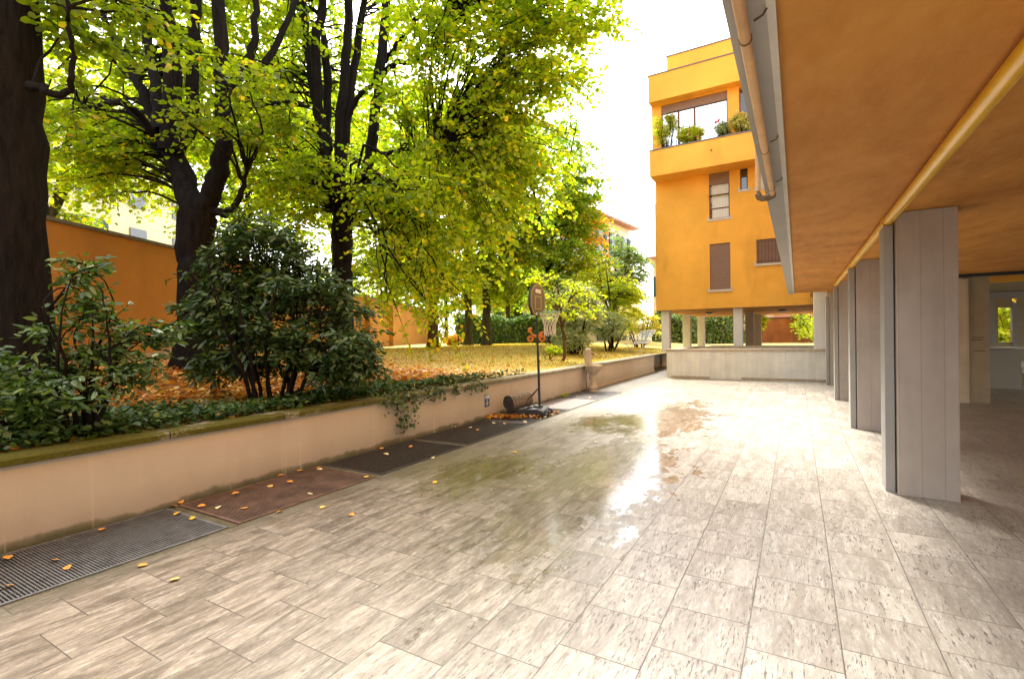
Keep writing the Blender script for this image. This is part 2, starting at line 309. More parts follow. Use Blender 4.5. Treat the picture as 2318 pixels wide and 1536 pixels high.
# ---------------------------------------------------------------- object helpers
def npmesh(name, V, Fc, mat, parent=None, smooth=False, loc=None):
    V = np.asarray(V, dtype=np.float64)
    me = bpy.data.meshes.new(name)
    if isinstance(Fc, np.ndarray):
        k = Fc.shape[1]; me.vertices.add(len(V)); me.vertices.foreach_set('co', V.astype(np.float32).ravel())
        me.loops.add(Fc.size); me.loops.foreach_set('vertex_index', Fc.astype(np.int32).ravel())
        me.polygons.add(len(Fc)); me.polygons.foreach_set('loop_start', np.arange(0, Fc.size, k, dtype=np.int32))
        me.update(calc_edges=True)
    else: me.from_pydata([tuple(v) for v in V], [], Fc)
    me.validate()
    if smooth: me.polygons.foreach_set('use_smooth', [True]*len(me.polygons))
    mats = mat if isinstance(mat, list) else [mat]
    for q in mats: me.materials.append(MAT[q])
    o = bpy.data.objects.new(name, me); COL.objects.link(o)
    if parent is not None:
        o.parent = parent; pl = Vector((0, 0, 0)); q = parent
        while q is not None: pl += q.location; q = q.parent
        me.transform(Matrix.Translation(-pl))
    return o
class MB:
    def __init__(s): s.V = []; s.F = []
    def add(s, V, Fc):
        b = len(s.V); s.V += [tuple(v) for v in V]; s.F += [tuple(b+i for i in f) for f in Fc]; return s
    def box(s, x0, x1, y0, y1, z0, z1, rot=0, c=None):
        V = np.array([(x, y, z) for z in (z0, z1) for x, y in ((x0, y0), (x1, y0), (x1, y1), (x0, y1))], float)
        if rot:
            cx, cy = c if c else ((x0+x1)/2, (y0+y1)/2); d = V[:, :2]-(cx, cy); V[:, 0] = cx+d[:, 0]*cos(rot)-d[:, 1]*sin(rot); V[:, 1] = cy+d[:, 0]*sin(rot)+d[:, 1]*cos(rot)
        return s.add(V, [(0, 3, 2, 1), (4, 5, 6, 7), (0, 1, 5, 4), (1, 2, 6, 5), (2, 3, 7, 6), (3, 0, 4, 7)])
    def tube(s, pts, r, n=8, cap=True):
        V, Fc = tube(pts, r, n); s.add(V, [tuple(f) for f in Fc])
        if cap: b = len(s.V)-len(V); s.F += [tuple(b+i for i in range(n))[::-1], tuple(b+len(V)-n+i for i in range(n))]
        return s
    def prism(s, pts, a, b, ax='z'):
        """polygon pts in the plane across ax, between a and b along ax"""
        def mk(p, t): return {'z': (p[0], p[1], t), 'x': (t, p[0], p[1]), 'y': (p[0], t, p[1])}[ax]
        n = len(pts); V = [mk(p, a) for p in pts]+[mk(p, b) for p in pts]
        return s.add(V, [tuple(range(n))[::-1], tuple(range(n, 2*n))]+[(i, (i+1) % n, n+(i+1) % n, n+i) for i in range(n)])
    def lathe(s, prof, c, n=24, flute=0):
        V = []
        for r, z in prof:
            for i in range(n):
                a = 2*pi*i/n; rr = r*(1+flute*((i % 2)*2-1)) if flute and 0 < r else r; V.append((c[0]+rr*cos(a), c[1]+rr*sin(a), c[2]+z))
        Fc = [(j*n+i, j*n+(i+1) % n, (j+1)*n+(i+1) % n, (j+1)*n+i) for j in range(len(prof)-1) for i in range(n)]
        Fc += [tuple(range(n))[::-1], tuple((len(prof)-1)*n+i for i in range(n))]
        return s.add(V, Fc)
    def obj(s, name, mat, parent=None, smooth=False, bevel=0):
        o = npmesh(name, s.V, s.F, mat, parent, smooth)
        if bevel:
            b = o.modifiers.new('bevel', 'BEVEL'); b.width = bevel; b.segments = 2; b.limit_method = 'ANGLE'
        if smooth:
            o.data.set_sharp_from_angle(angle=radians(40))
        return o
def tube(pts, r, n=8):
    pts = np.asarray(pts, float); k = len(pts); r = np.broadcast_to(np.asarray(r, float), (k,))
    T = np.gradient(pts, axis=0); T /= np.linalg.norm(T, axis=1)[:, None]+1e-9
    ref = np.array([0, 0, 1.]) if abs(T[:, 2]).mean() < .8 else np.array([1., 0, 0])
    A = np.cross(T, ref); A /= np.linalg.norm(A, axis=1)[:, None]+1e-9; B = np.cross(T, A)
    a = np.arange(n)*2*pi/n
    V = pts[:, None]+r[:, None, None]*(A[:, None]*np.cos(a)[None, :, None]+B[:, None]*np.sin(a)[None, :, None])
    i, j = np.meshgrid(np.arange(k-1), np.arange(n), indexing='ij'); j2 = (j+1) % n
    Fc = np.stack([i*n+j, i*n+j2, (i+1)*n+j2, (i+1)*n+j], -1).reshape(-1, 4)
    return V.reshape(-1, 3), Fc
def tag(o, label=None, cat=None, group=None, kind=None):
    if label: o['label'] = label
    if cat: o['category'] = cat
    if group: o['group'] = group
    if kind: o['kind'] = kind
    return o
def empty(name, loc, label, cat, group=None):
    o = bpy.data.objects.new(name, None); COL.objects.link(o); o.location = Vector([float(v) for v in loc]); o.empty_display_size = .2
    return tag(o, label, cat, group)
def struct(o): o['kind'] = 'structure'; return o
def copy_thing(o, loc, label=None):
    def rec(q, par):
        c = q.copy(); COL.objects.link(c); c.parent = par
        for ch in [x for x in bpy.data.objects if x.parent == q]: rec(ch, c)
        return c
    kids = list(o.children); c = o.copy(); COL.objects.link(c); c.location = loc
    for k in kids: rec(k, c)
    if label: c['label'] = label
    return c
def garden_z(x, y=0):
    s = np.clip((-5.1-np.asarray(x, float))/7, 0, 1); return .66+.34*s*s*(3-2*s)
# ---------------------------------------------------------------- the setting
struct(MB().add([(-400, -400, -.62), (400, -400, -.62), (400, 400, -.62), (-400, 400, -.62)], [(0, 1, 2, 3)]).obj('ground', 'terrain'))
m = MB()
m.add([(-3.93, -10, 0), (30, -10, 0), (30, 17.35, 0), (-3.93, 17.35, 0)], [(0, 1, 2, 3)])  # right end runs on unseen past the portico to bounce light under it
m.add([(-4.97, 12.5, 0), (-3.93, 12.5, 0), (-3.93, 17.35, 0), (-4.97, 17.35, 0)], [(0, 1, 2, 3)])
m.add([(-5.5, 17.35, 0), (-3.9, 17.35, 0), (-3.9, 36, 0), (-5.5, 36, 0)], [(0, 1, 2, 3)])
m.add([(-3.9, 22.4, 0), (13, 22.4, 0), (13, 36, 0), (-3.9, 36, 0)], [(0, 1, 2, 3)])
m.add([(.8, 17.35, 0), (13, 17.35, 0), (13, 22.4, 0), (.8, 22.4, 0)], [(0, 1, 2, 3)])
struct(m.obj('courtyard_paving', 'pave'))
# garden terrain
xs = np.concatenate([np.linspace(-5.0, -13, 34), np.linspace(-14, -90, 20)]); ys = np.linspace(-14, 80, 120)
XX, YY = np.meshgrid(xs, ys, indexing='ij')
ZZ = garden_z(XX)+.02*np.sin(XX*1.7+YY*.9)*np.cos(YY*1.3)*np.clip((-5.6-XX)/2, 0, 1)
Vg = np.stack([XX, YY, ZZ], -1).reshape(-1, 3); ni, nj = XX.shape
i, j = np.meshgrid(np.arange(ni-1), np.arange(nj-1), indexing='ij')
Fg = np.stack([i*nj+j, i*nj+j+1, (i+1)*nj+j+1, (i+1)*nj+j], -1).reshape(-1, 4)[:, ::-1]
struct(npmesh('lawn', Vg, np.ascontiguousarray(Fg), 'lawn', smooth=True))
struct(MB().box(-5.6, 20, 36, 80, -.5, .66).obj('back_lawn', 'lawn'))
# garden retaining wall
t = empty('garden_wall', (-4.96, 3, 0), 'long low pinkish beige garden wall with mossy coping beside the floor grates', 'wall')
MB().box(-5.16, -4.96, -9, 19.9, -.6, .615).obj('wall_face', 'wall', t)
m = MB(); m.prism([(-5.22, .617), (-4.925, .617), (-4.92, .665), (-4.94, .685), (-5.22, .685)], -9, 19.95, 'y'); m.obj('coping', 'coping', t)
MB().box(-4.958, -4.93, 12.75, 19.9, 0.001, .085).obj('skirting', 'stone', t)
t = empty('garden_wall', (-5.5, 24, 0), 'short recessed stretch of low wall beyond the long beige wall', 'wall')
MB().box(-5.72, -5.52, 19.95, 27, -.6, .62).obj('wall_face', 'wall', t)
MB().box(-5.76, -5.49, 19.97, 27, .622, .68).obj('coping', 'coping', t)
MB().box(-5.518, -5.49, 20.0, 27, 0.001, .085).obj('skirting', 'stone', t)
# parapet around the ramp
t = empty('ramp_parapet', (-1.5, 17.4, 0), 'pale board marked concrete parapet across the end of the courtyard', 'wall')
MB().box(-3.88, .82, 17.3, 17.5, -.6, .90).obj('front_wall', 'parapet', t)
MB().box(-3.90, .84, 17.27, 17.56, .902, .97).obj('coping', 'stone', t)
MB().box(-3.88, -3.7, 17.5, 22.3, -.6, .90).obj('side_wall', 'parapet', t); MB().box(-3.7, .82, 22.1, 22.3, -.6, .90).obj('back_wall', 'parapet', t)
MB().box(-3.90, -3.66, 17.56, 22.35, .902, .95).obj('side_coping', 'stone', t); MB().box(-3.66, .84, 22.06, 22.35, .902, .95).obj('back_coping', 'stone', t)
MB().box(-3.72, -2.5, 17.275, 17.298, .001, .07).obj('skirting', 'stone', t); MB().box(-1.55, .82, 17.275, 17.298, .001, .07).obj('skirting', 'stone', t)
# ---------------------------------------------------------------- drain grates along the wall
DR0, DR1 = -4.955, -3.93
struct(MB().box(DR0, DR1, -9, 12.5, -.55, -.5).obj('drain_channel', 'pit'))
m = MB(); m.box(DR1-.04, DR1, -9, 12.5, -.5, -.006)
for y in (2.31, 3.91, 5.56, 7.45, 9.15, 10.86, 12.46): m.box(DR0, DR1-.04, y-.035, y+.035, -.5, -.004)
m.box(DR0, DR0+.03, -9, 12.5, -.5, -.004)
struct(m.obj('drain_rim', 'kerb'))
def grate(y0, y1, kind, label):
    x0, x1 = DR0+.035, DR1-.045; t = empty('floor_grate', ((x0+x1)/2, (y0+y1)/2, 0), label, 'grate', 'floor grates along the garden wall')
    f = MB()
    for a in ((x0, x0+.02, y0, y1), (x1-.02, x1, y0, y1), (x0+.02, x1-.02, y0, y0+.02), (x0+.02, x1-.02, y1-.02, y1)): f.box(*a, -.03, .003)
    fm, bm = {'bars': ('ironbar', 'ironbar'), 'grey': ('mesh_grey', 'mesh_fine'), 'rust': ('mesh_rust', 'mesh_rust'), 'fine': ('mesh_grey', 'mesh_fine'), 'plate': ('plate', 'plate')}[kind]
    f.obj('frame', fm, t); b = MB()
    if kind == 'bars':
        x = x0+.045
        while x < x1-.02: b.box(x, x+.010, y0+.02, y1-.02, -.014, -.001); x += .047
        y = y0+.3
        while y < y1: b.box(x0+.02, x1-.02, y, y+.01, -.03, -.012); y += .5
        b.obj('bars', bm, t)
    elif kind == 'plate': b.box(x0+.02, x1-.02, y0+.02, y1-.02, -.02, .001); b.obj('plate', bm, t)
    else:
        st, wd = (.019, .0085) if kind != 'fine' else (.04, .014)
        y = y0+.03
        while y < y1-.02: b.box(x0+.02, x1-.02, y, y+wd, -.02, -.001); y += st
        x = x0+.1
        while x < x1: b.box(x, x+.005, y0+.02, y1-.02, -.018, -.006); x += .1
        if kind == 'fine':
            x = x0+.04
            while x < x1-.02: b.box(x, x+.01, y0+.02, y1-.02, -.016, .0005); x += .05
        b.obj('mesh_panel', bm, t)
grate(-.6, .9, 'grey', 'grey mesh floor grate nearest the camera, cut by the lower left edge of the photo')
grate(.9, 2.27, 'grey', 'grey fine mesh floor grate left of the rusty one')
grate(2.36, 3.87, 'rust', 'rusty brown mesh floor grate with fallen leaves on it')
grate(3.95, 5.52, 'bars', 'black barred floor grate right behind the rusty grate')
grate(5.60, 7.41, 'bars', 'barred floor grate below the blue sign on the low wall')
grate(7.49, 9.11, 'bars', 'barred floor grate under the basketball hoop base')
grate(9.19, 10.82, 'plate', 'flat grey steel cover plate between two grates behind the hoop')
grate(10.90, 12.42, 'fine', 'farthest floor grate, at the foot of the stone fountain')
# ---------------------------------------------------------------- our building: soffit, fascia, columns, pipes
ZC = 2.57
t = empty('portico_building', (5, 4, ZC), 'ochre soffit and concrete edge beam of the building overhead', 'building')
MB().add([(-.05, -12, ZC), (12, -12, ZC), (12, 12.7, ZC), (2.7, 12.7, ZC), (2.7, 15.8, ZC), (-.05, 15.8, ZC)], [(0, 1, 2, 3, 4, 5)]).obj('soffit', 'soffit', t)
MB().prism([(-.195, ZC-.02), (-.053, ZC-.02), (-.053, ZC+.5), (-.207, ZC+.5), (-.207, ZC+.12), (-.198, ZC+.12)], -12, 15.8, 'y').obj('edge_beam', 'concrete_plain', t)
MB().box(-.075, -.048, -12, 15.79, ZC-.028, ZC-.003).obj('edge_strip', 'sill', t)
m = MB(); m.box(-.18, 12, -12, 15.79, ZC+.5, 9.2); m.box(-.0, 12, 15.6, 15.79, ZC+.01, ZC+.5); m.obj('upper_wall', 'facade', t)
m = MB(); m.box(2.7, 12, 12.72, 15.6, ZC+.15, ZC+.3); m.obj('inner_ceiling', 'olive', t)
MB().box(.46, 12, 15.82, 24, ZC+.35, 9).obj('link_wall', 'facade', t)
def column(y, label, x=.79):
    t = empty('portico_column', (x+.2, y+.2, 0), label, 'column', 'board marked columns along the portico')
    MB().box(x, x+.43, y, y+.36, -.02, ZC-.002).obj('shaft', 'concrete', t, bevel=.008)
    m = MB(); m.box(x-.085, x-.012, y+.07, y+.33, -.02, ZC-.10); m.obj('downpipe_cover', 'concrete_plain', t, bevel=.005)
    for z in (.55, 1.3, 2.1): MB().tube([(x-.035, y+.068, z), (x-.035, y+.060, z)], .008, 8).obj('screw', 'concrete', t)
for y, l in ((2.07, 'concrete portico column cut by the right edge of the photo'), (5.64, 'nearest fully visible grey concrete portico column'), (9.12, 'second full grey concrete portico column, behind the nearest one'),
             (12.75, 'third full grey concrete portico column where the yellow pipe ends'), (16.2, 'farthest thin portico column beside the end parapet')): column(y, l)
t = empty('pale_column', (.62, 17.6, 0), 'pale bluish white column rising at the right end of the parapet', 'column')
MB().box(.45, .81, 17.52, 17.9, -.02, 3.2).obj('shaft', 'whitecol', t, bevel=.01)
t = empty('ceiling_pipe', (.745, 5, 2.515), 'glossy yellow pipe running along the ochre soffit above the columns', 'pipe')
m = MB(); m.tube([(.745, -9, 2.515), (.745, 12.75, 2.515)], .042, 20); m.obj('pipe', 'gas', t, smooth=True)
for y in (-1.3, 2.2, 5.74, 9.2, 12.7): MB().tube([(.745, y, 2.515), (.745, y+.05, 2.515)], .052, 20).obj('collar', 'gas', t, smooth=True)
# rainwater pipe hanging under the beam
t = empty('rain_pipe', (-.2, 3, 2.5), 'peeling ochre rainwater pipe slung under the concrete edge beam', 'pipe')
a = np.array([-.142, 4.02, 2.495])
m = MB(); m.tube([(-.142, -8, 2.50), tuple(a)], .0185, 16); m.obj('long_pipe', 'pipe', t, smooth=True)
m = MB(); m.tube([tuple(a), tuple(a+(.0, .035, -.006)), tuple(a+(-.025, .055, -.012)), tuple(a+(-.07, .06, -.010)), tuple(a+(-.088, .06, .0)), tuple(a+(-.096, .058, .025)), tuple(a+(-.096, .058, .05))], .0225, 14); m.obj('elbow', 'pipe_rust', t, smooth=True)
m = MB(); m.tube([tuple(a+(-.096, .058, .045)), tuple(a+(-.096, .058, 3))], .0175, 14); m.obj('riser', 'pipe', t, smooth=True)
for y in (1.86, 3.05, 3.87):
    m = MB(); m.tube([(-.142, y, 2.498), (-.142, y+.012, 2.498)], .0215, 16); m.obj('clamp', 'pipe_rust', t)
    MB().tube([(-.112, y-.05, 2.52), (-.085, y-.06, 2.525), (-.07, y-.06, 2.549)], .004, 6).obj('hook', 'pipe_rust', t)
# things deep in the portico, right edge
t = empty('meter_cabinet', (2.6, 13.3, 0), 'tall beige panelled cabinet behind the nearest column', 'cabinet')
MB().box(2.30, 3.02, 13.28, 14.2, 0, 2.53).obj('body', 'beige', t)
for z in (.05, .9, 1.72): MB().box(2.32, 2.985, 13.262, 13.278, z+.012, z+.80).obj('door_panel', 'beige', t)
t = empty('olive_column', (3.2, 13.5, 0), 'dark olive column right of the tall beige cabinet', 'column')
MB().box(3.05, 3.36, 13.40, 13.9, 0, 2.6).obj('shaft', 'olive', t)
for z, dx in ((1.32, 0), (1.27, -.02), (1.05, .02)): MB().box(3.10+dx, 3.27+dx, 13.392, 13.399, z, z+.012).obj('slot', 'darksteel', t)
t = empty('porter_desk', (4.6, 17, 0), 'grey granite reception desk with white top at the right edge', 'desk')
MB().box(3.6, 4.78, 16.8, 17.5, 0, .98).obj('desk_body', 'granite', t)
MB().box(3.5, 4.86, 16.7, 17.6, 1.0, 1.04).obj('worktop', 'marble', t)
MB().box(3.9, 4.2, 17.0, 17.3, 1.042, 1.1).obj('tray', 'mesh_grey', t)
t = empty('inner_partition', (6, 21, 0), 'grey concrete frame wall with opening onto green planting, far right', 'wall')
m = MB(); m.box(4.6, 5.27, 20.5, 20.8, 0, 2.42); m.box(4.6, 10, 20.5, 20.8, 2.425, 2.62); m.obj('frame_wall', 'concrete_plain', t)
m = MB(); m.box(6.48, 6.62, 23.5, 23.7, 0, 2.40); m.obj('rear_jamb', 'concrete_plain', t)
m = MB(); m.box(4.5, 6.12, 23.52, 23.7, 0, 2.6); m.box(6.12, 6.48, 23.52, 23.7, 0, 1.02); m.box(6.12, 6.48, 23.52, 23.7, 2.23, 2.6); m.box(6.62, 12, 23.52, 23.7, 0, 2.6); m.obj('rear_wall', 'olive', t)
MB().box(2.7, 12, 15.8, 23.4, 2.63, 2.75).obj('ceiling_slab', 'olive', t)
t = empty('service_pipe', (6, 14, 2.5), 'yellow gas pipe bending below a dark beam at the far right', 'pipe')
m = MB(); m.tube([P(2168, 626, 15), P(2235, 669, 17), P(2260, 668, 17), P(2330, 655, 17.5), P(2500, 640, 18)][1:], .05, 10); m.obj('pipe', 'gas', t, smooth=True)
m = MB(); m.tube([(2.9, 13.0, 2.60), (12, 13.0, 2.60)], .035, 10); m.obj('upper_pipe', 'gas', t, smooth=True)
MB().box(2.7, 12, 12.74, 12.9, 2.52, 2.70).obj('beam', 'darksteel', t)
t = empty('entrance_steps', (6.5, 19, 0), 'pale stone steps beside the granite desk at the right edge', 'steps')
for k in range(4): MB().box(5.35, 9, 18+.35*k, 20.4, .14*k, .14*k+.137).obj('step', 'marble', t)

# ---------------------------------------------------------------- the orange block on pilotis
def wall_holes(x0, x1, z0, z1, holes, y, dep):
    m = MB(); xs = sorted({x0, x1, *[h[0] for h in holes], *[h[1] for h in holes]}); zs = sorted({z0, z1, *[h[2] for h in holes], *[h[3] for h in holes]})
    for a, b in zip(xs, xs[1:]):
        for c, d in zip(zs, zs[1:]):
            if any(h[0] <= a and b <= h[1] and h[2] <= c and d <= h[3] for h in holes): continue
            m.add([(a, y, c), (b, y, c), (b, y, d), (a, y, d)], [(0, 1, 2, 3)])
    for a, b, c, d in holes:
        q = [(a, c), (b, c), (b, d), (a, d)]
        for k in range(4):
            p, r = q[k], q[(k+1) % 4]; m.add([(p[0], y, p[1]), (r[0], y, r[1]), (r[0], y+dep, r[1]), (p[0], y+dep, p[1])], [(3, 2, 1, 0)])
    return m
YB = 23.09; XL = -5.61
b = empty('orange_apartment_block', (-2, YB, 2.57), 'ochre orange apartment block raised on pale columns', 'building')
W1 = (-3.27, -2.44, 3.38, 5.38); W2 = (-3.27, -2.44, 6.47, 8.53); W3 = (-2.03, -1.73, 7.55, 8.5); W4 = (-1.43, -.35, 4.36, 5.37); W5 = (-1.42, -1.0, 7.5, 8.5)
wall_holes(XL, 3.0, ZC, 7.50, [W1, W4, (W2[0], W2[1], W2[2], 7.50)], YB-.04, .3).obj('lower_wall', 'facade', b)
wall_holes(XL+.03, 3.0, 7.50, 8.6, [(W2[0], W2[1], 7.50, W2[3]), (W3[0], W3[1], 7.55, W3[3]), (W5[0], W5[1], 7.52, W5[3])], YB, .26).obj('upper_band', 'facade', b)
m = MB(); m.box(XL, 3.0, YB+.26, 34.5, ZC+.004, 13.2); m.box(XL, XL+.001, YB-.04, YB+.26, ZC+.004, 7.5); m.box(XL+.03, XL+.031, YB, YB+.26, 7.5, 8.6); m.box(XL, 3., YB-.04, YB+.26, ZC, ZC+.003); m.obj('body', 'facade', b)
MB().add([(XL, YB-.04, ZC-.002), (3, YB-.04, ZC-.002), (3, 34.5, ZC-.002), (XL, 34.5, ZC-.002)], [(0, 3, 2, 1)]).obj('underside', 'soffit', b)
# balcony storey
YF = 22.02
m = MB(); m.box(-5.56, 0.2, YF, YF+.15, 8.44, 9.55); m.box(-5.56, -5.41, YF+.15, YB-.003, 8.44, 9.55); m.box(-5.41, 0.2, YF+.15, YB-.003, 8.44, 8.6); m.box(-1.5, .2, YF+.15, 22.45, 8.6, 9.5); m.obj('balcony', 'facade', b)
MB().box(-5.59, .23, YF-.03, YF+.18, 9.552, 9.60).obj('balcony_coping', 'lead', b)
YW = 22.5
H1 = (-5.15, -2.42, 9.55, 11.66); H2 = (-1.98, -.6, 9.4, 11.66)
wall_holes(-5.56, 0.2, 8.61, 11.70, [H1, H2], YW, .3).obj('top_storey_wall', 'facade', b)
m = MB(); m.box(-5.56, -5.559, YW, 34, 8.6, 11.7); m.obj('top_storey_side', 'facade', b)
m = MB(); m.box(-5.58, .2, YF, 34.3, 11.70, 12.84); m.obj('roof_parapet', 'facade', b)
MB().box(-5.61, .23, YF-.03, YF+.2, 12.842, 12.89).obj('roof_coping', 'lead', b)
MB().box(-5.0, 2, 23.1, 33, 12.85, 14.05).obj('attic', 'facade', b)
MB().box(-5.03, 2.03, 23.07, 33, 14.052, 14.11).obj('attic_coping', 'lead', b)
MB().tube([(-3.0, YF-.06, 9.1), (-3.0, YF, 9.1)], .03, 8).obj('overflow_spout', 'pipe_rust', b)
def window(hole, y, shut, glassm, mullions=(), curtain=None, sill=True, bars=False, sy=None, rail=None):
    a, bb, c, d = hole; e = .05
    w_ = MB()
    for q in ((a, a+e, c, d), (bb-e, bb, c, d), (a+e, bb-e, c, c+e), (a+e, bb-e, d-e, d)): w_.box(q[0], q[1], y+.12, y+.17, q[2], q[3])
    for x in mullions: w_.box(x-.04, x+.04, y+.118, y+.168, c+e, d-e)
    if rail: w_.box(a+e, bb-e, y+.117, y+.167, rail-.03, rail+.03)
    f = w_.obj('window', 'brown', b)
    MB().box(a+e, bb-e, y+.14, y+.15, c+e, d-e).obj('pane', glassm, f)
    if curtain: MB().box(a+e+curtain[0], bb-e-curtain[1], y+.129, y+.137, c+e, d-e).obj('curtain', 'curtain', f)
    if shut > 0: MB().box(a+.002, bb-.002, y+.06, y+.10, d-(d-c)*shut, d-.002).obj('roller_shutter', 'shutter', f)
    if sill:
        s_ = MB(); s_.box(a-.07, bb+.07, y-.07, y+.02, c-.10, c-.002); s_.box(a-.07, a-.005, y-.068, y+.018, c-.002, c+.09); s_.box(bb+.005, bb+.07, y-.068, y+.018, c-.002, c+.09); s_.obj('sill', 'sill', f)
    if bars:
        g = MB(); x = a+.08
        while x < bb: g.tube([(x, y-.04, c+.02), (x, y-.04, d-.02)], .012, 6); x += .125
        g.box(a, bb, y-.045, y-.035, c+.1, c+.125); g.box(a, bb, y-.045, y-.035, d-.125, d-.1); g.obj('grille', 'brown', f)
window(W1, YB-.04, 1.0, 'glass'); window(W2, YB, .28, 'glass', curtain=(.06, .0), rail=6.93); window(W3, YB, .08, 'glass'); window(W4, YB-.04, 1.0, 'glass', bars=True)
window(W5, YB, .15, 'glass', curtain=(.06, .0))
window(H1, YW, .17, 'mirror', (-4.42, -3.75), sill=False); window(H2, YW, .05, 'glass', (-1.6,), sill=False, rail=9.8)
for k, (x, y) in enumerate([(-5.45, 23.3), (-5.48, 28.4), (-5.35, 32.3), (-2.38, 23.3), (-2.3, 28.0), (-2.2, 32.4), (.9, 28.2), (.95, 32.3)]):
    lab = ['pale square column under the left corner of the orange block', 'second column back under the orange block, left row', 'rearmost left column under the orange block', 'bright front column under the middle of the orange block',
           'brownish column just behind the bright front one', 'rearmost middle column under the orange block', 'dark column behind the pale white one under the block', 'rearmost right column under the orange block'][k]
    t = empty('pilotis_column', (x+.18, y+.18, 0), lab, 'column', 'columns under the orange block')
    MB().box(x, x+(.40 if k % 3 else .36), y, y+.4, -.01, ZC-.004).obj('shaft', 'whitecol' if k in (0, 1, 2, 3) else 'concrete', t, bevel=.01)
for k, (x, y) in enumerate([(-3.9, 27.), (-.6, 27.)]):
    t = empty('ceiling_lamp', (x, y, ZC), ['round bulkhead lamp under the left half of the orange block', 'round bulkhead lamp under the right half of the orange block'][k], 'lamp', 'bulkhead lamps under the orange block')
    MB().lathe([(.16, 0), (.17, -.04), (.14, -.06)], (x, y, ZC-.004), 16).obj('housing', 'blackmetal', t); MB().lathe([(.13, 0), (.11, -.05), (.04, -.075)], (x, y, ZC-.065), 16).obj('diffuser', 'white', t, smooth=True)
# wall, houses beyond the back lawn
MAT['rearwall'] = plaster('stained_rear_wall', (.26, .105, .04), .2, 1.2, .3, stain=(.06, .045, .03))
t = empty('back_garden_wall', (-1, 45, .66), 'stained orange brown wall seen between the columns under the block', 'wall')
MB().box(-3.4, 12, 45, 45.25, .5, 2.6).obj('wall_face', 'rearwall', t); MB().box(-3.4, 12, 44.95, 45.3, 2.602, 2.68).obj('coping', 'darksteel', t)
t = empty('salmon_house', (3, 52, 0), 'salmon and yellow house glimpsed over the rear wall under the block', 'house')
MB().box(-5, 14, 52, 60, 0, 9).obj('wall', 'cream', t)
for x in (-1.8, 0.4, 4.4): 
    f = MB().box(x, x+1.6, 51.9, 51.98, 1.6, 5).obj('shutter', 'pinkp', t)
# ---------------------------------------------------------------- far houses
def house(name, label, c, wx, wy, h, rot, mat, roofh=1.2, eave=.6, roofm='roof'):
    t = empty(name, c, label, 'house'); m = MB(); m.box(c[0]-wx/2, c[0]+wx/2, c[1]-wy/2, c[1]+wy/2, 0, h, rot, c[:2]); m.obj('wall', mat, t)
    def R(x, y): return (c[0]+x*cos(rot)-y*sin(rot), c[1]+x*sin(rot)+y*cos(rot))
    a, b_ = wx/2+eave, wy/2+eave; V = [(*R(-a, -b_), h), (*R(a, -b_), h), (*R(a, b_), h), (*R(-a, b_), h)]; V += [(p[0], p[1], h+.18) for p in V]
    k = min(a, b_); rx = max(a-k, 0); ry = max(b_-k, 0); V += [(*R(-rx, -ry), h+roofh+.18), (*R(rx, ry), h+roofh+.18)]
    m = MB()
    Fc = [(0, 3, 2, 1), (0, 1, 5, 4), (1, 2, 6, 5), (2, 3, 7, 6), (3, 0, 4, 7)]
    Fc += [(4, 5, 9, 8), (5, 6, 9), (6, 7, 8, 9), (7, 4, 8)] if rx > ry else [(4, 5, 8), (5, 6, 9, 8), (6, 7, 9), (7, 4, 8, 9)]
    m.add(V, Fc); m.obj('roof', roofm, t); return t, R
def fwin(t, R, x, y, z0, z1, wd, shut='shutter_far', side='y', surround=None):
    """window on the local -y face (side y) or the local +x face (side x)"""
    m = MB(); q = MB(); s = MB()
    def bx(mb, a, b_, d0, d1, za, zb):
        pts = [R(a, y-d1), R(b_, y-d1), R(b_, y-d0), R(a, y-d0)] if side == 'y' else [R(x+d1, a), R(x+d1, b_), R(x+d0, b_), R(x+d0, a)]
        mb.prism(pts, za, zb, 'z')
    c = x if side == 'y' else y
    bx(m, c-wd/2-.12, c+wd/2+.12, .0, .05, z0-.12, z1+.12); f = m.obj('window', 'whiteh', t); bx(q, c-wd/2, c+wd/2, .055, .065, z0, z1); q.obj('pane', 'glass', f)
    if shut:
        bx(s, c-wd/2-.5*wd, c-wd/2-.02, .07, .12, z0, z1); s.obj('shutter', shut, f); s = MB(); bx(s, c+wd/2+.02, c+wd, .07, .12, z0, z1); s.obj('shutter', shut, f)
c1 = P(1447, 520, 45)
rot1 = radians(35)
rp = radians(84); lx, ly = 4.2, -4.2; cc_ = (c1[0]-(lx*cos(rp)-ly*sin(rp)), c1[1]-(lx*sin(rp)+ly*cos(rp)))
t, R1 = house('pink_house', 'pale pink house with green shutters rising behind the trees', (*cc_, 0), 7, 7, 11.0, rp, 'pinkh', 1.0, .7)
for x in (-2.4, .1, 2.5):
    for z in (1, 4.4, 8.2): fwin(t, R1, x, -3.5, z, z+1.9, 1.0)
    m = MB(); m.prism([R1(x-1.55, -3.53), R1(x-1.0, -3.53), R1(x-1.0, -3.501), R1(x-1.55, -3.501)], 8.1, 10.2); m.obj('salmon_panel', 'pinkp', t)
t, R2 = house('cream_house', 'cream house with terracotta eaves beside the left edge of the orange block', (-7.2, 50, 0), 9, 8, 8.3, radians(5), 'cream', 1.2, .7)
for x in (-3.6, -1.2, 1.5):
    for z in (1.8, 4.9): fwin(t, R2, x, -4, z, z+1.8, .9)
t, R3 = house('white_house', 'low white house with windows behind the hedge at centre', (-21, 46, 0), 15, 8, 5.2, radians(8), 'whiteh', 1.5, .6)
for x in (-5.5, -2.8, 0, 2.8, 5.5): fwin(t, R3, x, -4, 2.2, 3.9, 1.1)
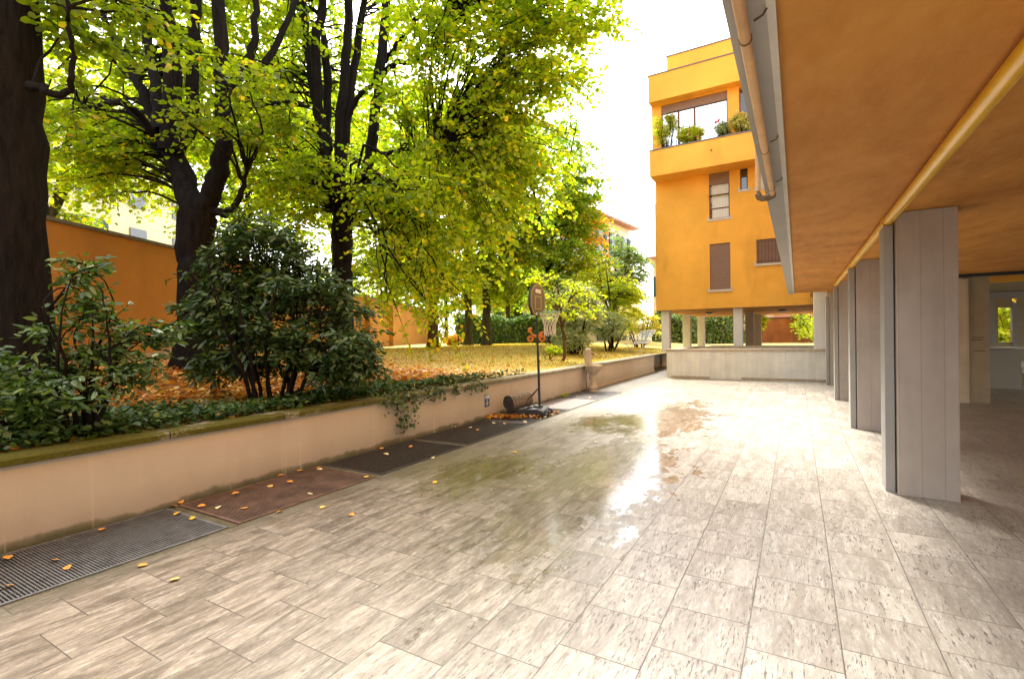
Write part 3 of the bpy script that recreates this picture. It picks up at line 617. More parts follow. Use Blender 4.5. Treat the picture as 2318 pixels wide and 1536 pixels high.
# cream apartment building left, beyond the orange garden wall
t = empty('cream_apartment_block', (-30, 10, 0), 'tall cream apartment block seen through the leaves beyond the orange wall', 'building')
rb = radians(24)
m = MB(); m.box(-47, -33, -14, 22, 0, 17, rb, (-33, 4)); m.obj('wall', 'cream', t)
def RB(x, y): dx, dy = x+33, y-4; return (-33+dx*cos(rb)-dy*sin(rb), 4+dx*sin(rb)+dy*cos(rb))
for k in range(5):
    for y in np.arange(-12, 22, 3.6):
        z = 1.2+k*3.1; f = MB().prism([RB(-33.0, y), RB(-32.93, y), RB(-32.93, y+1.3), RB(-33.0, y+1.3)], z, z+1.7).obj('window', 'glass', t)
        if int(y) % 2: MB().prism([RB(-32.92, y+1.32), RB(-32.86, y+1.32), RB(-32.86, y+1.95), RB(-32.92, y+1.95)], z, z+1.7).obj('shutter', 'shutter_far', f)
    m = MB(); m.prism([RB(-33, -6), RB(-31.8, -6), RB(-31.8, 10), RB(-33, 10)], z-.5, z-.3); m.prism([RB(-31.9, -6), RB(-31.8, -6), RB(-31.8, 10), RB(-31.9, 10)], z-.3, z+.55); m.obj('balcony', 'whiteh', t)
# orange garden wall running along the left boundary
p0 = P(400, 812, 13.5); p0 = np.array([-14.6, 7.15]); dr = np.array([-sin(radians(25.5)), cos(radians(25.5))]); nr = np.array([dr[1], -dr[0]])
t = empty('boundary_wall', (p0[0], p0[1], 1), 'tall orange plaster boundary wall behind the trees on the left', 'wall')
def wp(s, off): return tuple(p0+dr*s+nr*off)
for s0, s1, zt in ((-14, 6.3, 3.98), (6.3, 30, 3.75)):
    MB().prism([wp(s0, 0), wp(s0, -.3), wp(s1, -.3), wp(s1, 0)], .5, zt).obj('wall_face', 'orangewall', t)
    MB().prism([wp(s0, .06), wp(s0, -.36), wp(s1, -.36), wp(s1, .06)], zt+.002, zt+.08).obj('coping', 'lead', t)
m = MB()
for k in range(34):
    s_ = -6+k*.42+rng.uniform(-.1, .1); h_ = rng.uniform(.10, .34); m.prism([wp(s_, .16), wp(s_, 0.003), wp(s_+.5, .003), wp(s_+.46, .14)], .7, 1.0+h_)
m.obj('rubble_footing', 'stone', t)
for s_ in (9.5, 13.5, 17.5): MB().prism([wp(s_, .25), wp(s_, .002), wp(s_+.35, .002), wp(s_+.35, .25)], .6, 3.6).obj('buttress', 'orangewall', t)
# ---------------------------------------------------------------- foliage
def unit(v): return v/(np.linalg.norm(v, axis=-1, keepdims=True)+1e-9)
def leafmesh(name, C, A, Nn, s, ratio, mat, parent=None):
    A = unit(A); Sd = unit(np.cross(Nn, A)); Nn = np.cross(A, Sd); s = s[:, None]; r = ratio
    up = Nn*s*.10*rng.uniform(-.6, 1.6, (len(C), 1)); cur = Nn*s*rng.uniform(-.22, .05, (len(C), 1))
    V = np.stack([C, C+A*s*.22+Sd*s*r*.46+up, C+A*s*.68+Sd*s*r*.40+up+cur*.5, C+A*s+cur, C+A*s*.68-Sd*s*r*.40+up+cur*.5, C+A*s*.22-Sd*s*r*.46+up], 1).reshape(-1, 3)
    b = np.arange(len(C))[:, None]*6; Fc = np.concatenate([b+[0, 5, 4, 3], b+[0, 3, 2, 1]], 1).reshape(-1, 4)
    return npmesh(name, V, Fc, mat, parent)
def twig_leaves(S0, D, L, n, size, droop=.25, up=.75):
    """leaves alternating along many drooping twigs"""
    k = len(S0); t = (np.arange(n)+.6)/n; t = t[None, :, None]+rng.uniform(-.02, .02, (k, n, 1))
    L = L[:, None, None]; Dd = D[:, None, :]; pos = S0[:, None]+Dd*L*t; pos[..., 2] -= (droop*L*t*t)[..., 0]
    side = unit(np.cross(Dd, [0, 0, 1.])+1e-4); sg = np.where(np.arange(n) % 2, 1., -1.)[None, :, None]
    ax = Dd*.55+side*sg*.8+rng.normal(0, .28, (k, n, 3)); ax[..., 2] -= .28
    nn = rng.normal(0, .42, (k, n, 3)); nn[..., 2] += up
    pos = pos+rng.normal(0, size*.22, pos.shape); pos += side*sg*size*.25
    sz = size*rng.uniform(.62, 1.2, (k, n))
    return pos.reshape(-1, 3), ax.reshape(-1, 3), nn.reshape(-1, 3), sz.reshape(-1)
def tubes_obj(name, tubes, mat, parent, rough=0):
    V = []; Fc = []; b = 0
    for pts, r, n in tubes:
        v, f = tube(pts, r, n)
        if rough and n >= 10:
            ang = np.arctan2(v[:, 1]-v[:, 1].mean(), v[:, 0]-v[:, 0].mean()); rr = np.repeat(np.asarray(r), n)[:, None]
            cc = np.repeat(np.asarray(pts, float), n, 0); v = cc+(v-cc)*(1+rough*(np.sin(ang*7+v[:, 2]*1.3)+.6*np.sin(ang*13+v[:, 2]*3.1))[:, None]+rng.normal(0, rough*.3, (len(v), 1)))
        V.append(v); Fc.append(f+b); b += len(v)
    return npmesh(name, np.concatenate(V), np.concatenate(Fc), mat, parent, smooth=True)
def smoothpath(pts, k=5, wob=0.):
    pts = np.asarray(pts, float); n = len(pts); t = np.linspace(0, n-1, (n-1)*k+1); i = np.clip(t.astype(int), 0, n-2); u = (t-i)[:, None]
    p0 = pts[np.clip(i-1, 0, n-1)]; p1 = pts[i]; p2 = pts[i+1]; p3 = pts[np.clip(i+2, 0, n-1)]
    q = .5*((2*p1)+(-p0+p2)*u+(2*p0-5*p1+4*p2-p3)*u*u+(-p0+3*p1-3*p2+p3)*u**3)
    if wob: q[1:-1] += rng.normal(0, wob, q[1:-1].shape)
    return q
def tree(name, label, cat, base, stems, clouds, mat, leaf=.11, ntw=7, nlf=14, twl=.8, barkm='bark', group=None, ratio=.95, droop=.25, flare=1.5, trn=12, up=.75, br=.035, wob=.02, crownname='crown'):
    """stems: (world polyline, radii); clouds: (centre, (rx,ry,rz), branches [,material])"""
    t = empty(name, base, label, cat, group); tubes = []; nodes = []
    for pts, rad in stems:
        q = smoothpath(pts, 5, wob); rr = np.interp(np.linspace(0, 1, len(q)), np.linspace(0, 1, len(rad)), rad)
        if pts[0][2] <= base[2]+.35 and flare > 1:
            hh = q[:, 2]-base[2]; rr = rr*(1+(flare-1)*np.exp(-np.clip(hh, 0, None)/(.9*rr[0]+.05)))
        tubes.append((q, rr, trn)); nodes.append(np.concatenate([q, rr[:, None]], 1))
    nodes = np.concatenate(nodes); hi = nodes[nodes[:, 2] > base[2]+ (nodes[:, 2].max()-base[2])*.22]
    groups = {}
    bt = []
    for cl in clouds:
        c, rad, nb = cl[:3]; mt = cl[3] if len(cl) > 3 else mat; lf = cl[4] if len(cl) > 4 else leaf
        S0 = []; Dr = []; Ln = []
        for _ in range(nb):
            while True:
                u = rng.uniform(-1, 1, 3)
                if .15 < u@u < 1: break
            T = np.asarray(c)+(u[0]*rad[0]*CR+u[1]*rad[1]*np.array([0, 0, 1])+u[2]*rad[2]*CF)
            if T[2] < garden_z(T[0])+.12: T[2] = garden_z(T[0])+.12+rng.uniform(0, .3)
            dl = hi[:, :3]-T; cost = np.linalg.norm(dl*[1, 1, .8], axis=1)+np.clip(dl[:, 2]+.1, 0, None)*1.6+rng.uniform(0, .7, len(hi))
            a = hi[cost.argmin()]; A = a[:3]; d = np.linalg.norm(T-A)
            m1 = A+(T-A)*.35+np.array([0, 0, .16*d])+rng.normal(0, .05*d, 3); m2 = A+(T-A)*.72+np.array([0, 0, .13*d])+rng.normal(0, .05*d, 3)
            q = smoothpath([A, m1, m2, T], 3, .008*d); r0 = min(br*(.5+d*.16), a[3]*.6+.006); bt.append((q, np.linspace(r0, .005, len(q)), 5))
            k = ntw; ti = rng.uniform(.35, 1, k)**.8; idx = (ti*(len(q)-1)); ii = np.clip(idx.astype(int), 0, len(q)-2)
            p = q[ii]+(q[ii+1]-q[ii])*(idx-ii)[:, None]; dd = unit(q[ii+1]-q[ii]); rv = rng.normal(0, 1, (k, 3)); rv[:, 2] *= .35
            D = unit(dd*.5+unit(rv)*.85); S0.append(p); Dr.append(D); Ln.append(twl*rng.uniform(.5, 1.15, k))
            S0.append(q[-1:]); Dr.append(unit(dd[-1:]*1.)); Ln.append(np.array([twl*.7]))
        S0 = np.concatenate(S0); Dr = np.concatenate(Dr); Ln = np.concatenate(Ln)
        for a_, b_, l_ in zip(S0, Dr, Ln): 
            e = a_+b_*l_*np.array([[.5], [1.]])-np.array([[0, 0, droop*l_*.25], [0, 0, droop*l_]]); bt.append((np.array([a_, e[0], e[1]]), np.array([.0045, .003, .0015])*max(1, leaf/.11), 3))
        groups.setdefault(mt, []).append(twig_leaves(S0, Dr, Ln, nlf, lf, droop, up))
    tubes_obj('trunk', tubes, barkm, t, rough=.035)
    big = [b for b in bt if b[2] > 3]; small = [b for b in bt if b[2] == 3]
    tubes_obj('branches', big+small, barkm, t)
    for mt, L in groups.items():
        C, A, Nn, s = [np.concatenate(x) for x in zip(*L)]
        leafmesh(crownname, C, A, Nn, s, ratio, mt, t)
    return t
def PL(D, *pp, dd=0):
    """polyline at depth D (drifting by dd metres towards its end) from photo pixels"""
    n = len(pp); return [P(x, y, D+dd*i/(n-1)) for i, (x, y) in enumerate(pp)]
def gb(px, py, D):
    q = P(px, py, D); q[2] = float(garden_z(q[0]))-.06; return q
lg = 'lindens along the garden'
# --- lindens
b1 = gb(10, 800, 6.3)
tree('linden_tree', 'massive dark linden trunk cut by the left edge of the photo', 'tree', b1,
     [([b1, P(8, 500, 6.3), P(2, 200, 6.3), P(-8, -200, 6.3), P(-10, -700, 6.4)], [.44, .42, .40, .38, .30]), (PL(6.0, (60, 195), (95, 200), (135, 212), (165, 160), (160, 70), (150, -60), dd=-.2), [.06, .045, .04, .03, .025, .02])],
     [(P(150, -150, 6.0), (1.6, .9, 1.0), 16), (P(240, 60, 6.6), (.9, .35, .7), 7), (P(-100, -500, 6.3), (3, 1.6, 2.5), 30)], 'linden_dark', leaf=.095, ntw=6, nlf=12, twl=.6, group=lg, trn=20)
b2 = gb(440, 828, 10.1); D = 10.1
tree('linden_tree', 'dark many-stemmed linden left of the big laurel bush', 'tree', b2,
     [([b2, P(444, 640, D), P(440, 560, D), P(446, 490, D)], [.33, .31, .32, .36]),
      (PL(D, (450, 500), (420, 423), (384, 332), (345, 293), (326, 212), (293, 156), (240, 40), (190, -200), dd=1.), [.27, .22, .20, .13, .10, .08, .06, .03]),
      (PL(D, (384, 340), (391, 228), (387, 98), (371, 0), (350, -300), (340, -600), dd=-.8), [.20, .17, .15, .13, .09, .03]),
      (PL(D, (360, 300), (352, 208), (339, 111), (322, 0), (290, -250), dd=1.5), [.13, .11, .10, .08, .04]),
      (PL(D, (400, 340), (433, 270), (436, 98), (446, 0), (470, -300), (480, -600), dd=.3), [.15, .12, .11, .10, .08, .03]),
      (PL(D, (456, 480), (480, 430), (498, 374), (508, 309), (501, 163), (495, 0), (480, -300), (470, -600), dd=-.5), [.22, .19, .17, .15, .135, .12, .08, .03]),
      (PL(D, (508, 210), (521, 195), (560, 150), (575, 80), (580, 0), (600, -250), dd=.8), [.11, .09, .085, .075, .065, .03]),
      (PL(D, (500, 350), (527, 277), (602, 143), (667, 16), (740, -150), dd=1.4), [.11, .09, .075, .055, .03]),
      (PL(D, (520, 285), (560, 245), (620, 232), (700, 240), dd=-1.2), [.08, .06, .045, .02]),
      (PL(D, (470, 480), (520, 480), (548, 430), (560, 390), dd=-.5), [.10, .075, .05, .03]),
      (PL(D, (350, 310), (300, 240), (240, 235), (170, 250), dd=-2.), [.08, .06, .045, .02])],
     [(P(420, -150, 12.2), (4.9, 3.4, 2.3), 130), (P(330, 200, 12.6), (3.4, 2.2, 2.0), 66), (P(170, 330, 10.5), (1.5, 1.1, 1.6), 32), (P(300, 420, 11.5), (1.5, .8, 1.0), 12, 'linden_yel'),
      (P(380, 230, 7.2), (1.7, 1.0, .9), 12, 'linden_dark', .095), (P(620, 270, 9.2), (.9, .6, .8), 7, 'linden_dark')], 'linden', leaf=.11, ntw=6, nlf=14, twl=.8, group=lg, trn=16)
b3 = gb(778, 830, 13.6); D = 13.6
tree('linden_tree', 'dark tall linden with many upright stems right of the laurel bush', 'tree', b3,
     [([b3, P(776, 680, D), P(774, 586, D), P(776, 480, D)], [.30, .275, .265, .29]),
      (PL(D, (772, 490), (757, 420), (745, 390), (725, 273), (705, 176), (684, 0), (660, -250), (640, -500), dd=.8), [.17, .15, .145, .14, .125, .11, .07, .03]),
      (PL(D, (750, 400), (733, 320), (721, 234), (717, 78), (733, 0), (750, -300), dd=-.6), [.13, .125, .13, .12, .10, .04]),
      (PL(D, (745, 340), (740, 260), (742, 150), (728, 60), (720, -80), dd=1.5), [.11, .11, .12, .08, .04]),
      (PL(D, (780, 480), (772, 430), (768, 293), (782, 156), (791, 0), (800, -300), (810, -600), dd=.1), [.14, .13, .13, .125, .11, .08, .03]),
      (PL(D, (775, 380), (795, 195), (818, 39), (823, 0), (840, -300), dd=1.2), [.12, .11, .10, .09, .04]),
      (PL(D, (785, 480), (807, 455), (834, 371), (845, 280), (858, 195), (873, 0), (885, -250), (890, -550), dd=-.6), [.16, .15, .145, .14, .135, .12, .08, .03]),
      (PL(D, (866, 150), (885, 120), (924, 70), (975, 0), (1060, -150), (1150, -330), dd=-1.5), [.08, .075, .065, .055, .04, .02]),
      (PL(D, (860, 175), (890, 148), (930, 138), (965, 128), (990, 90), dd=-1.5), [.08, .07, .06, .05, .03]),
      (PL(D, (842, 330), (865, 350), (900, 342), (950, 332), (1000, 320), dd=-1.8), [.07, .06, .055, .04, .02]),
      (PL(D, (790, 260), (815, 215), (845, 190), (870, 160), dd=-.6), [.07, .065, .055, .03])],
     [(P(790, -60, 15.6), (5.6, 4.6, 2.6), 150), (P(1100, 60, 11.2), (2.1, 1.8, 2.2), 66, 'linden'), (P(1260, -40, 11), (1.35, 1.2, 1.8), 36), (P(1255, 120, 11.3), (.95, .95, 1.5), 30, 'linden'),
      (P(1040, 330, 12), (2.2, 1.8, 2.2), 74, 'linden'), (P(1190, 350, 12.5), (1.2, 1.8, 1.6), 44), (P(1020, 490, 10.8), (1.65, 1.0, 1.8), 52, 'linden'), (P(920, 610, 9.8), (.8, .8, 1.1), 14, 'linden', .095),
      (P(985, 690, 9.6), (.75, .75, .8), 12, 'linden_yel', .095), (P(640, 430, 12.5), (1.2, 1.2, 1.4), 14), (P(620, 330, 12), (1.2, 1.1, 1.2), 12), (P(1335, 10, 11.), (.55, .7, .9), 16), (P(620, 450, 15), (1.9, 1.3, 1.2), 34), (P(700, 230, 16), (3.2, 3, 1.8), 60)], 'linden', leaf=.115, ntw=6, nlf=14, twl=.85, group=lg, trn=16)
def simple_tree(px, py, D, r, topy, clouds, label, mat, leaf, barkm='bark2', ntw=6, nlf=12, twl=1.0, group=None, name='linden_tree', nst=4, cat='tree', **k):
    b = gb(px, py, D); q = [b, P(px+3, py-60*24/D, D)]; hgt = b[2]+2.6
    top = P(px, topy, D); fork = b+np.array([0, 0, (top[2]-b[2])*.38])
    st = [([b, (b+fork)/2+[.03, .02, 0], fork], [r, r*.85, r*.8])]
    for i in range(nst):
        a = 2*pi*i/nst+rng.uniform(-.4, .4); sp = (top[2]-b[2])*.17; o = np.array([cos(a)*sp, sin(a)*sp, 0])
        st.append(([fork-[0, 0, .1], fork+o*.4+[0, 0, (top[2]-fork[2])*.3], fork+o+[0, 0, (top[2]-fork[2])*(.75+.2*rng.random())]], [r*.6, r*.45, r*.12]))
    return tree(name, label, cat, b, st, clouds, mat, leaf, ntw, nlf, twl, barkm, group, **k)
simple_tree(980, 790, 22.5, .25, 120, [(P(960, 420, 22), (4.3, 5.0, 3.5), 150), (P(900, 600, 20), (2.6, 1.6, 2), 45), (P(1010, 640, 20), (1.6, 1.5, 1.5), 16, 'linden_yel')], 'linden with flared brown trunk left of the two straight trunks', 'linden', .16, 'bark3', group=lg, twl=1.1)
simple_tree(1060, 783, 27.5, .24, 200, [(P(1040, 440, 27), (4.6, 5.2, 3.5), 130)], 'left one of two straight greenish trunks before the hedge', 'linden', .18, group=lg, twl=1.2)
simple_tree(1101, 784, 26, .24, 200, [(P(1120, 470, 26), (3.4, 4.4, 3.0), 120), (P(1130, 610, 24.5), (1.6, 1.1, 1.2), 14)], 'right one of two straight greenish trunks before the hedge', 'linden_dark', .17, group=lg, twl=1.1)
simple_tree(1245, 780, 29, .22, 230, [(P(1215, 430, 29), (4.0, 4.6, 3.2), 220), (P(1250, 590, 28), (3.2, 2.4, 2.5), 60), (P(1310, 470, 29.5), (1.7, 2.2, 1.5), 34), (P(1345, 510, 30), (.8, 1.7, 1.0), 16, 'maple_or'), (P(1330, 610, 28), (1.0, .9, 1.0), 12, 'linden_yel')],
            'broad green maple with orange tips at the right of the tree row', 'maple', .17, 'bark', group=None, name='maple_tree', twl=1.1)
simple_tree(1395, 765, 36, .2, 520, [(P(1395, 600, 36), (1.7, 2.1, 1.8), 50), (P(1440, 610, 36), (1.2, 1.9, 1.3), 32)], 'grey green evergreen below the pink house', 'everg', .15, group=None, name='evergreen_tree', twl=.8)
simple_tree(1385, 778, 24, .1, 590, [(P(1385, 690, 24), (1.5, 1.35, 1.2), 50), (P(1420, 660, 24), (.9, .8, .8), 18), (P(1340, 640, 25), (.9, .9, .9), 14)], 'feathery yellow green small tree behind the silver shrubs', 'acacia', .10, group=None, name='small_tree', ntw=7, nlf=16, twl=.6)
simple_tree(1275, 820, 15.2, .05, 600, [(P(1265, 690, 15.2), (.95, .75, .8), 20), (P(1330, 650, 15.3), (.7, .7, .6), 8), (P(1225, 640, 15.3), (.5, .6, .5), 7)], 'slim sapling with yellow green leaves right of the basketball net', 'linden_yel', .085, 'bark3', name='sapling', ntw=4, nlf=8, twl=.5, nst=3, flare=1.3)
# extra trees beyond the boundary wall
for px, D, top, r_, n_, lb in ((120, 21, 0, (4.5, 4.2, 3), 110, 'leafy linden beyond the orange wall, right of the leftmost trunk'), (560, 24, 60, (6, 5.6, 3.5), 230, 'leafy linden beyond the orange wall, between the two dark many-stemmed trees'), (760, 32, 150, (6.5, 6, 3.5), 150, 'leafy linden beyond the orange wall, seen through the stems of the tall tree')):
    simple_tree(px, 790, D, .22, top, [(P(px, top*.5+290, D), r_, n_)], lb, 'linden', .17 if D < 28 else .22, group='lindens beyond the boundary wall', twl=1.2)
for px, D, r_, lb in ((1150, 39, (3, 1.6, 1.5), 'light green tree between the straight trunks and the maple, far back'), (1010, 46, (5.5, 4, 2.5), 'pale green tree far beyond the hedge, left of the two straight trunks'), (870, 42, (5, 4.2, 2.5), 'pale green tree far beyond the orange wall'), (1170, 44, (4.5, 3, 2), 'light green tree far behind the white house')):
    simple_tree(px, 775, D, .2, 500, [(P(px, 640, D), r_, 90)], lb, 'acacia', .26, nlf=12, twl=1.3, name='distant_tree')
# --- shrubs
def shrub(name, px, py, D, clouds, label, mat, leaf, nst, h, spread, ratio=.42, group=None, base=None, cat='shrub', **k):
    b = gb(px, py, D) if base is None else np.array(base, float); st = []
    for i in range(nst):
        a = 2*pi*i/nst+rng.uniform(-.5, .5); e = b+np.array([cos(a)*spread*rng.uniform(.4, 1), sin(a)*spread*rng.uniform(.4, 1), h*rng.uniform(.7, 1)]); s0 = b+np.array([cos(a), sin(a), 0])*spread*.22*rng.uniform(.4, 1.2)
        st.append(([s0, s0+(e-s0)*.5+rng.normal(0, .05, 3), e], [.022*k.get('thick', 1), .016*k.get('thick', 1), .006]))
    kk = dict(ntw=6, nlf=10, twl=.28, barkm='bark', droop=.1, flare=1, trn=6, up=.6, br=.012, wob=.01); kk.update({a: b_ for a, b_ in k.items() if a != 'thick'})
    return tree(name, label, cat, b, st, clouds, mat, leaf=leaf, ratio=ratio, group=group, crownname='foliage', **kk)
shrub('laurel_bush', 620, 925, 6.2, [(P(600, 700, 6.6), (1.1, .98, .75), 84), (P(720, 745, 6.5), (.82, .75, .7), 54), (P(600, 610, 6.7), (.8, .55, .6), 20), (P(480, 690, 6.7), (.5, .62, .5), 34), (P(600, 560, 6.7), (.55, .45, .5), 34), (P(790, 830, 6.6), (.42, .35, .45), 22), (P(480, 840, 6.6), (.4, .25, .4), 10)], 'big dark laurel bush between the two dark many-stemmed trees', 'laurel', .10, 12, 2.1, .9, .38, thick=1.3)
shrub('laurel_bush', 190, 985, 4.3, [(P(195, 770, 4.35), (.30, .36, .3), 20), (P(190, 640, 4.4), (.13, .25, .15), 8), (P(310, 800, 4.5), (.26, .26, .3), 9), (P(150, 880, 4.2), (.5, .18, .4), 16), (P(370, 750, 4.6), (.12, .12, .12), 4)], 'slender leafy laurel shrub before the leftmost trunk', 'laurel_l', .082, 8, 1.3, .4, .42, ntw=5, nlf=8, twl=.22)
shrub('laurel_bush', 40, 980, 4.15, [(P(10, 850, 4.2), (.26, .26, .3), 13), (P(60, 910, 4.1), (.36, .16, .3), 11), (P(90, 935, 4.05), (.2, .1, .15), 5)], 'low pale green laurel shrub in the lower left corner of the garden', 'laurel_l', .075, 7, .8, .4, .42, ntw=5, nlf=8, twl=.2)
sg = 'silvery oleander shrubs'
shrub('oleander_shrub', 1300, 793, 19, [(P(1295, 700, 19), (1.05, 1.05, .9), 80), (P(1285, 760, 18.6), (.75, .4, .7), 30)], 'large silvery oleander shrub behind the fountain', 'silver', .16, 12, 2.2, 1.1, .2, group=sg, twl=.4, ntw=7, thick=1.5)
shrub('oleander_shrub', 1380, 785, 22, [(P(1375, 735, 22), (.95, .55, .8), 46)], 'smaller silvery oleander shrub left of the slatted bench', 'silver', .16, 8, 1.5, .9, .2, group=sg, twl=.4, thick=1.5)
shrub('pale_shrub', 1450, 778, 27, [(P(1440, 725, 27), (1.15, .8, .9), 60), (P(1470, 745, 27), (.6, .5, .5), 14)], 'pale airy shrub behind the slatted bench', 'pale', .12, 12, 2., 1.2, .4, twl=.5, thick=1.6)
shrub('small_plant', 1247, 800, 16, [(P(1250, 795, 16), (.3, .12, .3), 8)], 'small bright green plant on the lawn left of the sapling', 'linden_yel', .08, 4, .25, .2, .7, twl=.15)
shrub('orange_shrub', 1028, 775, 29, [(P(1028, 768, 29), (.55, .35, .5), 20)], 'orange red low shrub left of the two straight trunks', 'maple_or', .12, 5, .7, .5, .6, twl=.3)
# hedge with its own ragged leaf shell
def hedge(name, label, p_a, p_b, depth, h, n, mat='hedge', leaf=.13, z0=None):
    a = np.array(p_a[:2]); b = np.array(p_b[:2]); d = b-a; L = np.linalg.norm(d); d /= L; nrm_ = np.array([d[1], -d[0]]); z0 = .8 if z0 is None else z0
    t = empty(name, (*((a+b)/2), z0), label, 'hedge')
    m = MB(); q = [a-nrm_*depth*.5*.8, b-nrm_*depth*.5*.8, b+nrm_*depth*.5*.8, a+nrm_*depth*.5*.8]; m.prism([tuple(x) for x in q], z0-.3, z0+h*.9); m.obj('dense_core', 'laurel', t)
    u = rng.uniform(0, L, n); f = rng.random(n); topb = f > .72
    v = np.where(topb, rng.uniform(-.5, .5, n), np.where(rng.random(n) < .85, .5, -.5)+rng.normal(0, .08, n))*depth; zz = np.where(topb, h+rng.normal(0, .09, n), rng.uniform(0, 1, n)*h)
    zz += .12*np.sin(u*1.3)+.08*np.sin(u*3.1); v += .10*np.sin(u*2.1+zz*2)
    C = np.stack([a[0]+d[0]*u+nrm_[0]*v, a[1]+d[1]*u+nrm_[1]*v, z0+zz], 1)
    Nn = np.stack([nrm_[0]*v, nrm_[1]*v, np.where(topb, 1.2, .35)], 1)+rng.normal(0, .35, (n, 3)); A = rng.normal(0, .5, (n, 3)); A[:, 2] -= .7
    leafmesh('foliage', C, A, Nn, leaf*rng.uniform(.6, 1.2, n), .8, mat, t); return t
hedge('hedge', 'dark glossy clipped hedge behind the tree trunks at centre', P(1035, 770, 33), P(1262, 770, 33), 1.4, 1.75, 15000, leaf=.17, z0=.95)
hedge('hedge', 'ivy covered hedge seen between the columns under the orange block', P(1480, 770, 39), P(1675, 770, 39), 1.4, 2.15, 12000, leaf=.2, z0=.62)
# --- plants in the rear garden under the block
def stem_tree(px, D, w, label):
    b = P(px, 768, D); b[2] = .62; t_ = [([b, b+[.1, 0, 2], b+[.25, 0, 5]], [.24, .17, .15]), ([b+[.3, 0, 0], b+[.5, 0, 2], b+[.75, 0, 5]], [.2, .14, .12])]
    return tree('dark_tree', label, 'tree', b, t_, [(b+[0, 0, 6], (3, 1.5, 2), 20), (P(px+22, 752, D-5), (.7, .35, .6), 7, 'acacia'), (P(px+22, 730, D-4), (.25, .7, .5), 4, 'acacia')], 'linden_dark', .2, nlf=10, flare=1.4)
stem_tree(1806, 41, .5, 'dark twin trunks before the rear wall, seen under the orange block')
shrub('yellow_shrub', 1715, 760, 30, [(P(1722, 722, 30), (.4, .4, .4), 12)], 'yellow leaved shrub between the columns under the block', 'linden_yel', .12, 4, 1.6, .4, .8, twl=.3, base=(0, 0, 0) if False else tuple(np.append(P(1716, 760, 30)[:2], .0)))
q = P(2285, 700, 20.5)
shrub('green_plants', 2280, 740, 20.5, [(P(2275, 765, 20), (.6, .22, .5), 26), (P(2280, 735, 20.8), (.6, .15, .4), 9), (P(2280, 700, 20.6), (.7, .16, .4), 22)], 'bright green planting seen through the opening at the right edge', 'acacia', .14, 6, 1.8, .8, .5, base=(q[0], q[1], .0), twl=.4)
MB().box(5, 14, 31, 31.3, 0, 3.4).obj('planting_wall', 'rearwall', empty('planting_backdrop_wall', (8, 31, 0), 'orange wall behind the green planting at the right edge', 'wall'))
# --- ivy ground cover, litter and grass
def scatter_patch(name, n, xr, yf, size, mat, kind_label, ratio=.85, zoff=.01, tilt=.35, zh=0., dens=None, cat='ground cover', xf=None):
    x = rng.uniform(*xr, n*2); y = rng.uniform(*yf, n*2)
    if dens is not None: k = rng.random(n*2) < dens(x, y); x, y = x[k], y[k]
    x, y = x[:n], y[:n]; n = len(x); C = np.stack([x, y, garden_z(x)+zoff+rng.random(n)*zh], 1)
    A = rng.normal(0, 1, (n, 3)); A[:, 2] *= .25; Nn = rng.normal(0, tilt, (n, 3)); Nn[:, 2] += 1
    o = leafmesh(name, C, A, Nn, size*rng.uniform(.6, 1.25, n), ratio, mat); return tag(o, kind_label, cat, None, 'stuff')
def ivyd(x, y):
    wdt = .55+.35*np.sin(y*1.1)+.25*np.sin(y*2.7+1); wdt = np.where(y > 9.5, .0, np.where(y > 6.2, wdt*np.clip((9.5-y)/3.3, .25, 1)*.7, wdt+.7)); return np.clip(1-(-5.14-x)/np.maximum(wdt, .01), 0, 1)**.5
scatter_patch('ivy_ground_cover', 15000, (-6.9, -5.14), (-.5, 9.5), .055, 'ivy', 'dark ivy carpeting the bed behind the low wall', .95, .02, .45, .13, ivyd)
def litd(x, y): return np.clip(1.1-(y-4.5)/5.5, .05, 1)*np.clip((-5.3-x)/1.0, .2, 1)
scatter_patch('leaf_litter', 22000, (-15, -5.2), (0, 19), .085, 'litter', 'orange fallen leaves covering the ground under the trees', .8, .012, .35, .02, litd, 'leaf litter')
def grd(x, y): return np.clip((y-8)/4, 0.05, 1)
n = 46000; x = rng.uniform(-16, -5.3, n); y = rng.uniform(7.5, 27, n); k = rng.random(n) < grd(x, y); x, y = x[k], y[k]; n = len(x)
A = rng.normal(0, .5, (n, 3)); A[:, 2] = 1; Nn = rng.normal(0, 1, (n, 3)); Nn[:, 2] = .2
tag(leafmesh('lawn_grass', np.stack([x, y, garden_z(x)+.0], 1), A, Nn, .07*rng.uniform(.5, 1.3, n), .16, 'grass'), 'short dry yellowish grass of the raised lawn', 'grass', None, 'stuff')
